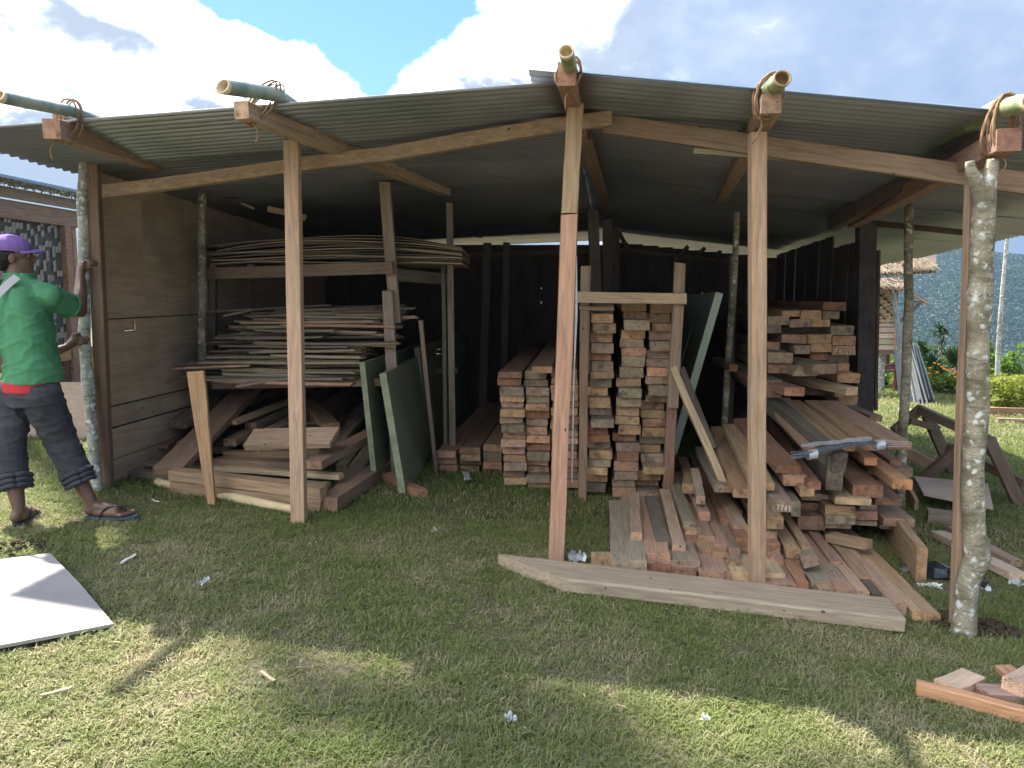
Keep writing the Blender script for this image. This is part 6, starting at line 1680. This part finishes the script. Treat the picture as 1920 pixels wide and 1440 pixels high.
# fingers: each a short bent chain rooted in the palm
def hand(wr, palm, fdir, curl, nrm, thumbdir):
    """fdir: direction of the knuckle row outwards, curl: direction the tips bend to, nrm: back of hand"""
    caps = [(wr, .027, palm, .034)]
    side = fdir.cross(nrm).normalized()
    for i, (o_, L_) in enumerate(((-.030, .070), (-.010, .080), (.011, .076), (.031, .060))):
        b0 = palm + side * o_ * .85 + fdir * .012; b1 = b0 + fdir * L_ * .42 + side * o_ * .15; b2 = b1 + (fdir * .55 + curl * .85).normalized() * L_ * .36; b3 = b2 + (fdir * .1 + curl).normalized() * L_ * .28
        caps += [(palm + side * o_ * .5 - fdir * .02, .017, b0, .0125), (b0, .0118, b1, .0105), (b1, .0105, b2, .0095), (b2, .0095, b3, .0082)]
    t0 = palm - fdir * .025 + thumbdir * .018; t1 = t0 + (thumbdir + fdir * .5).normalized() * .036; t2 = t1 + (thumbdir * .4 + fdir + curl * .5).normalized() * .030
    caps += [(t0, .016, t1, .0125), (t1, .0125, t2, .010)]
    return caps
body_caps = [(nek - UP * .03, .062, hed - UP * .03 + fw * .01, .055)]
body_caps += [(shR, .052, elR, .040), (elR, .041, elR * .55 + wrR * .45, .040), (elR * .55 + wrR * .45, .040, wrR, .026)]
body_caps += [(shL, .052, elL, .040), (elL, .041, wrL, .027)]
body_caps += hand(wrR, wrR + (haR - wrR).normalized() * .085, (V((.55, .30, .45))).normalized(), V((.55, .75, -.35)).normalized(), V((-.3, -.8, .5)).normalized(), V((.35, -.2, -.1)).normalized())
body_caps += hand(wrL, wrL + (haL - wrL).normalized() * .075, V((.75, .2, .25)).normalized(), V((.3, .9, -.1)).normalized(), V((0, -.9, .4)).normalized(), V((.2, -.1, .9)).normalized())
def leg(hip, kn, an, he, to):
    calf = kn * .62 + an * .38
    d = (to - he); d.z = 0; f_ = d.normalized(); s_ = f_.cross(UP)
    c = [(hip, .085, kn, .060), (kn, .058, calf - f_ * .012, .056), (calf - f_ * .012, .056, an + UP * .02, .034), (an + UP * .02, .034, he + f_ * .02, .036), (he, .034, he + f_ * .06 - UP * .006, .034)]
    L = d.length
    c += [(an + f_ * .03, .034, he + f_ * L * .62 + UP * .0, .030), (he + f_ * .05 + s_ * .012 - UP * .015, .026, he + f_ * L * .66 + s_ * .022 - UP * .018, .026), (he + f_ * .05 - s_ * .012 - UP * .015, .026, he + f_ * L * .66 - s_ * .022 - UP * .018, .026)]
    for i, (o_, l_, r_) in enumerate(((.034, 1.0, .016), (.014, .985, .011), (-.004, .95, .0105), (-.020, .90, .010), (-.035, .84, .0095))):
        k = 1 if i else 1
        b0 = he + f_ * L * .62 + s_ * (-o_) - UP * .022; b1 = he + f_ * L * l_ + s_ * (-o_ * 1.15) - UP * .026
        c.append((b0, r_ * 1.1, b1, r_))
    return c, f_, s_
c1, f1_, s1_ = leg(hip1, kn1, an1, he1, to1); c2, f2_, s2_ = leg(hip2, kn2, an2, he2, to2)
body_caps += c1 + c2
rotF = Matrix((fw, -sd, UP)).transposed()
hf = V((.88, .47, .05)).normalized(); hs_ = hf.cross(UP).normalized(); hu = hs_.cross(hf); rotH = Matrix((hf, -hs_, hu)).transposed()
hc = hed
def hp_(a, b_, c): return hc + hf * a + hs_ * b_ + hu * c
ells = [(hp_(-.012, 0, .028), .098, .076, .092, rotH), (hp_(.022, 0, -.035), .068, .058, .075, rotH), (hp_(.060, 0, -.085), .028, .032, .024, rotH), (hp_(.090, 0, -.022), .018, .014, .020, rotH), (hp_(.083, 0, .0), .016, .012, .026, rotH),
        (hp_(.078, 0, -.055), .016, .022, .010, rotH), (hp_(.076, 0, -.068), .015, .020, .009, rotH), (hp_(.070, .030, .020), .016, .018, .009, rotH), (hp_(.070, -.030, .020), .016, .018, .009, rotH),
        (hp_(-.008, .074, -.012), .020, .009, .030, rotH), (hp_(-.008, -.074, -.012), .020, .009, .030, rotH),
        (che, .105, .16, .20, rotF), (pel, .10, .15, .14, rotF)]
body = mk('body', blob_mesh(body_caps, ells, .0062, 3, M_SKIN), man)
# shirt
def fold(sx, sz, amp, seed):
    def f(p):
        a = noise.noise(V((p.x * sx + seed + p.z * 3, p.y * sx, p.z * sz)))
        b_ = 1 - 2 * abs(noise.noise(V((p.x * sx * 1.5 + p.z * 8 + seed, p.y * sx * 1.5, p.z * sz * 1.6))))
        c = 1 - 2 * abs(noise.noise(V((p.x * sx * .8 - p.z * 6 + seed, p.y * sx, p.z * sz * 2.6 + 4))))
        return amp * (.7 * a + .55 * max(0, b_) ** 3 + .5 * max(0, c) ** 4 - .3)
    return f
hem = W(62, 716, Zp)
def rg(c, a, b_, tilt=0): return (c, sd * a + UP * tilt * 0, fw * b_ + UP * 0)
rings_shirt = [[rg(hem + V((.0, 0, -.005)), .195, .160), rg(hem + UP * .08, .190, .152), rg(W(55, 660, Zp), .185, .145), rg(W(50, 610, Zp), .190, .143), rg(W(45, 570, Zp), .192, .135), rg(W(42, 545, Zp), .170, .115), rg(W(38, 528, Zp), .095, .085), rg(W(36, 516, Zp), .070, .072)]]
sh_caps = [(shR + V((-.02, 0, .005)), .072, shR * .52 + elR * .48, .076), (shR * .52 + elR * .48, .076, shR * .40 + elR * .60, .074), (shL, .07, shL * .5 + elL * .5, .075),
           (W(60, 546, Zp), .065, shR, .068), (W(36, 548, Zp), .065, shL, .066)]
shirt = mk('shirt', blob_mesh(sh_caps, [], .0075, 3, M_SHIRT, fold(6, 4, .013, 3), rings_shirt), man)
# collar
def ringtube(c, A, B, r, n=24, mat=None, arc=1.0, wob=0):
    pts = [c + A * math.cos(2 * math.pi * arc * i / n) + B * math.sin(2 * math.pi * arc * i / n) + UP * wob * math.sin(i) for i in range(n + 1)]
    return tube_mesh(pts, r, 8, mat)
mk('collar', ringtube(W(35, 516, Zp), sd * .068, fw * .070, .012, 24, M_SHIRT), man)
for (c, ax, r) in ((shR * .38 + elR * .62, (elR - shR).normalized(), .0745),):
    a = ax.cross(UP).normalized(); b_ = ax.cross(a); mk('sleeve_hem', ringtube(c, a * r, b_ * r, .006, 20, M_SHIRT), man)
# trousers, rolled below the knee
cf1 = kn1 * .50 + an1 * .50; cf2 = kn2 * .52 + an2 * .48
tr_caps = [(hip1, .112, kn1, .098), (kn1, .096, cf1, .086), (hip2, .110, kn2, .092), (kn2, .090, cf2, .082)]
tr_r = [[rg(pel + UP * -.10, .165, .13), rg(pel + UP * -.03, .175, .14), rg(pel + UP * .04, .168, .138), rg(pel + UP * .085, .160, .132)]]
pants = mk('trousers', blob_mesh(tr_caps, [], .0075, 3, M_PANTS, fold(5, 7, .013, 9), tr_r), man)
for cf, kn, an in ((cf1, kn1, an1), (cf2, kn2, an2)):
    ax = (an - kn).normalized(); a = ax.cross(fw).normalized(); b_ = ax.cross(a)
    for k in range(3):
        o = mk('cuff', ringtube(cf + ax * (.060 - .030 * k), a * (.078 + .003 * k), b_ * (.080 + .003 * k), .016, 22, M_PANTS, wob=.005), man)
mk('waistband', blob_mesh([], [], .008, 2, M_REDW, None, [[rg(hem + V((-.01, 0, -.055)), .182, .146), rg(hem + V((-.01, 0, .02)), .186, .150)]]), man)
# strap over the back
def onback(px, py, off):
    p = W(px, py, Zp); return V((p.x, Zp - off, p.z))
P_, Q_ = densify([onback(56, 520, .115), onback(46, 535, .150), onback(30, 560, .182), onback(14, 600, .185), onback(2, 640, .185), onback(-12, 690, .19)], [1] * 6, 5)
m = MB()
for p, q in zip(P_[:-1], P_[1:]):
    t_ = (q - p).normalized(); w_ = V((t_.z, 0, -t_.x)).normalized() * .022 * -1
    m.quadslab(p - w_, q - w_, q + w_, p + w_, .004)
mk('shoulder_strap', mesh_from('strap', m.v, m.f, M_STRAP), man)
# cap and hair
cap_m = blob_mesh([], [(hp_(-.018, 0, .052), .112, .090, .080, rotH)], .006, 2, M_CAP)
bm = bmesh.new(); bm.from_mesh(cap_m); inv = rotH.inverted()
bmesh.ops.bisect_plane(bm, geom=bm.verts[:] + bm.edges[:] + bm.faces[:], plane_co=hp_(0, 0, .030), plane_no=(hu * 1 + hf * .10).normalized(), clear_inner=True)
bm.to_mesh(cap_m); bm.free(); cap = mk('cap', cap_m, man); so_ = cap.modifiers.new('t', 'SOLIDIFY'); so_.thickness = .004
vs, fs = [], []
for i in range(13):
    a = -1.15 + 2.3 * i / 12
    for k_, (rr_, dz) in enumerate(((.092, .034), (.135, .040), (.172 - .03 * abs(a) ** 1.5, .030))):
        p = hp_(-.018 + math.cos(a) * (.10 if k_ == 0 else rr_) * (1.02), math.sin(a) * .080 * (1 if k_ == 0 else 1.0), dz - .012 * abs(a) * (k_ > 0) * 1.2)
        vs.append(p)
for i in range(12):
    for k_ in range(2): a = i * 3 + k_; fs.append((a, a + 3, a + 4, a + 1))
br_ = mk('brim', mesh_from('brim', vs, fs, M_CAP, True), cap); so_ = br_.modifiers.new('t', 'SOLIDIFY'); so_.thickness = .004
mk('cap_button', tube_mesh([hp_(-.018, 0, .128), hp_(-.018, 0, .138)], .008, 8, M_CAP), cap)
mk('hair', blob_mesh([], [(hp_(-.038, 0, .010), .082, .082, .066, rotH), (hp_(-.012, .060, .022), .030, .020, .022, rotH), (hp_(-.060, 0, -.030), .048, .056, .050, rotH)], .007, 1, M_HAIR, lambda p: .004 * noise.noise(p * 90)), man)
for sgn in (1,): 
    bm = bmesh.new(); bmesh.ops.create_uvsphere(bm, u_segments=10, v_segments=8, radius=.010); me = bpy.data.meshes.new('eye'); bm.to_mesh(me); bm.free(); me.materials.append(simple('eye', (0.25, 0.22, 0.2), .3)); mk('eye', me, man, Matrix.Translation(hp_(.070, .030, .006)))
# sandals
for (he, to, f_, s_) in ((he1, to1, f1_, s1_), (he2, to2, f2_, s2_)):
    L = (to - he).length + .075; c0 = he - f_ * .035; n = 18; vs = []
    for z in (-.052, -.036):
        for i in range(n):
            a = 2 * math.pi * i / n; u = .5 - .5 * math.cos(a); wd = (.036 + .014 * u) * math.sin(a) * (1.0 if abs(math.sin(a)) > .01 else 1)
            vs.append(c0 + f_ * (L * u) + s_ * wd * 1.15 + UP * z)
    fs = [(i, (i + 1) % n, n + (i + 1) % n, n + i) for i in range(n)] + [tuple(reversed(range(n))), tuple(range(n, 2 * n))]
    sdl = mk('flip_flop', mesh_from('flip_flop', vs, fs, M_SOLE), man)
    tip = he + f_ * (to - he).length * .80 + UP * .004 - s_ * .012
    for sg in (1, -1):
        P_, Q_ = densify([tip - UP * .03, tip + UP * .002, he + f_ * .12 + s_ * sg * .030 + UP * .022, he + f_ * .075 + s_ * sg * .046 - UP * .034], [.006, .006, .007, .006], 4)
        mk('strap', tube_mesh(P_, Q_, 6, M_SANDAL), sdl)
bpy.context.view_layer.update()
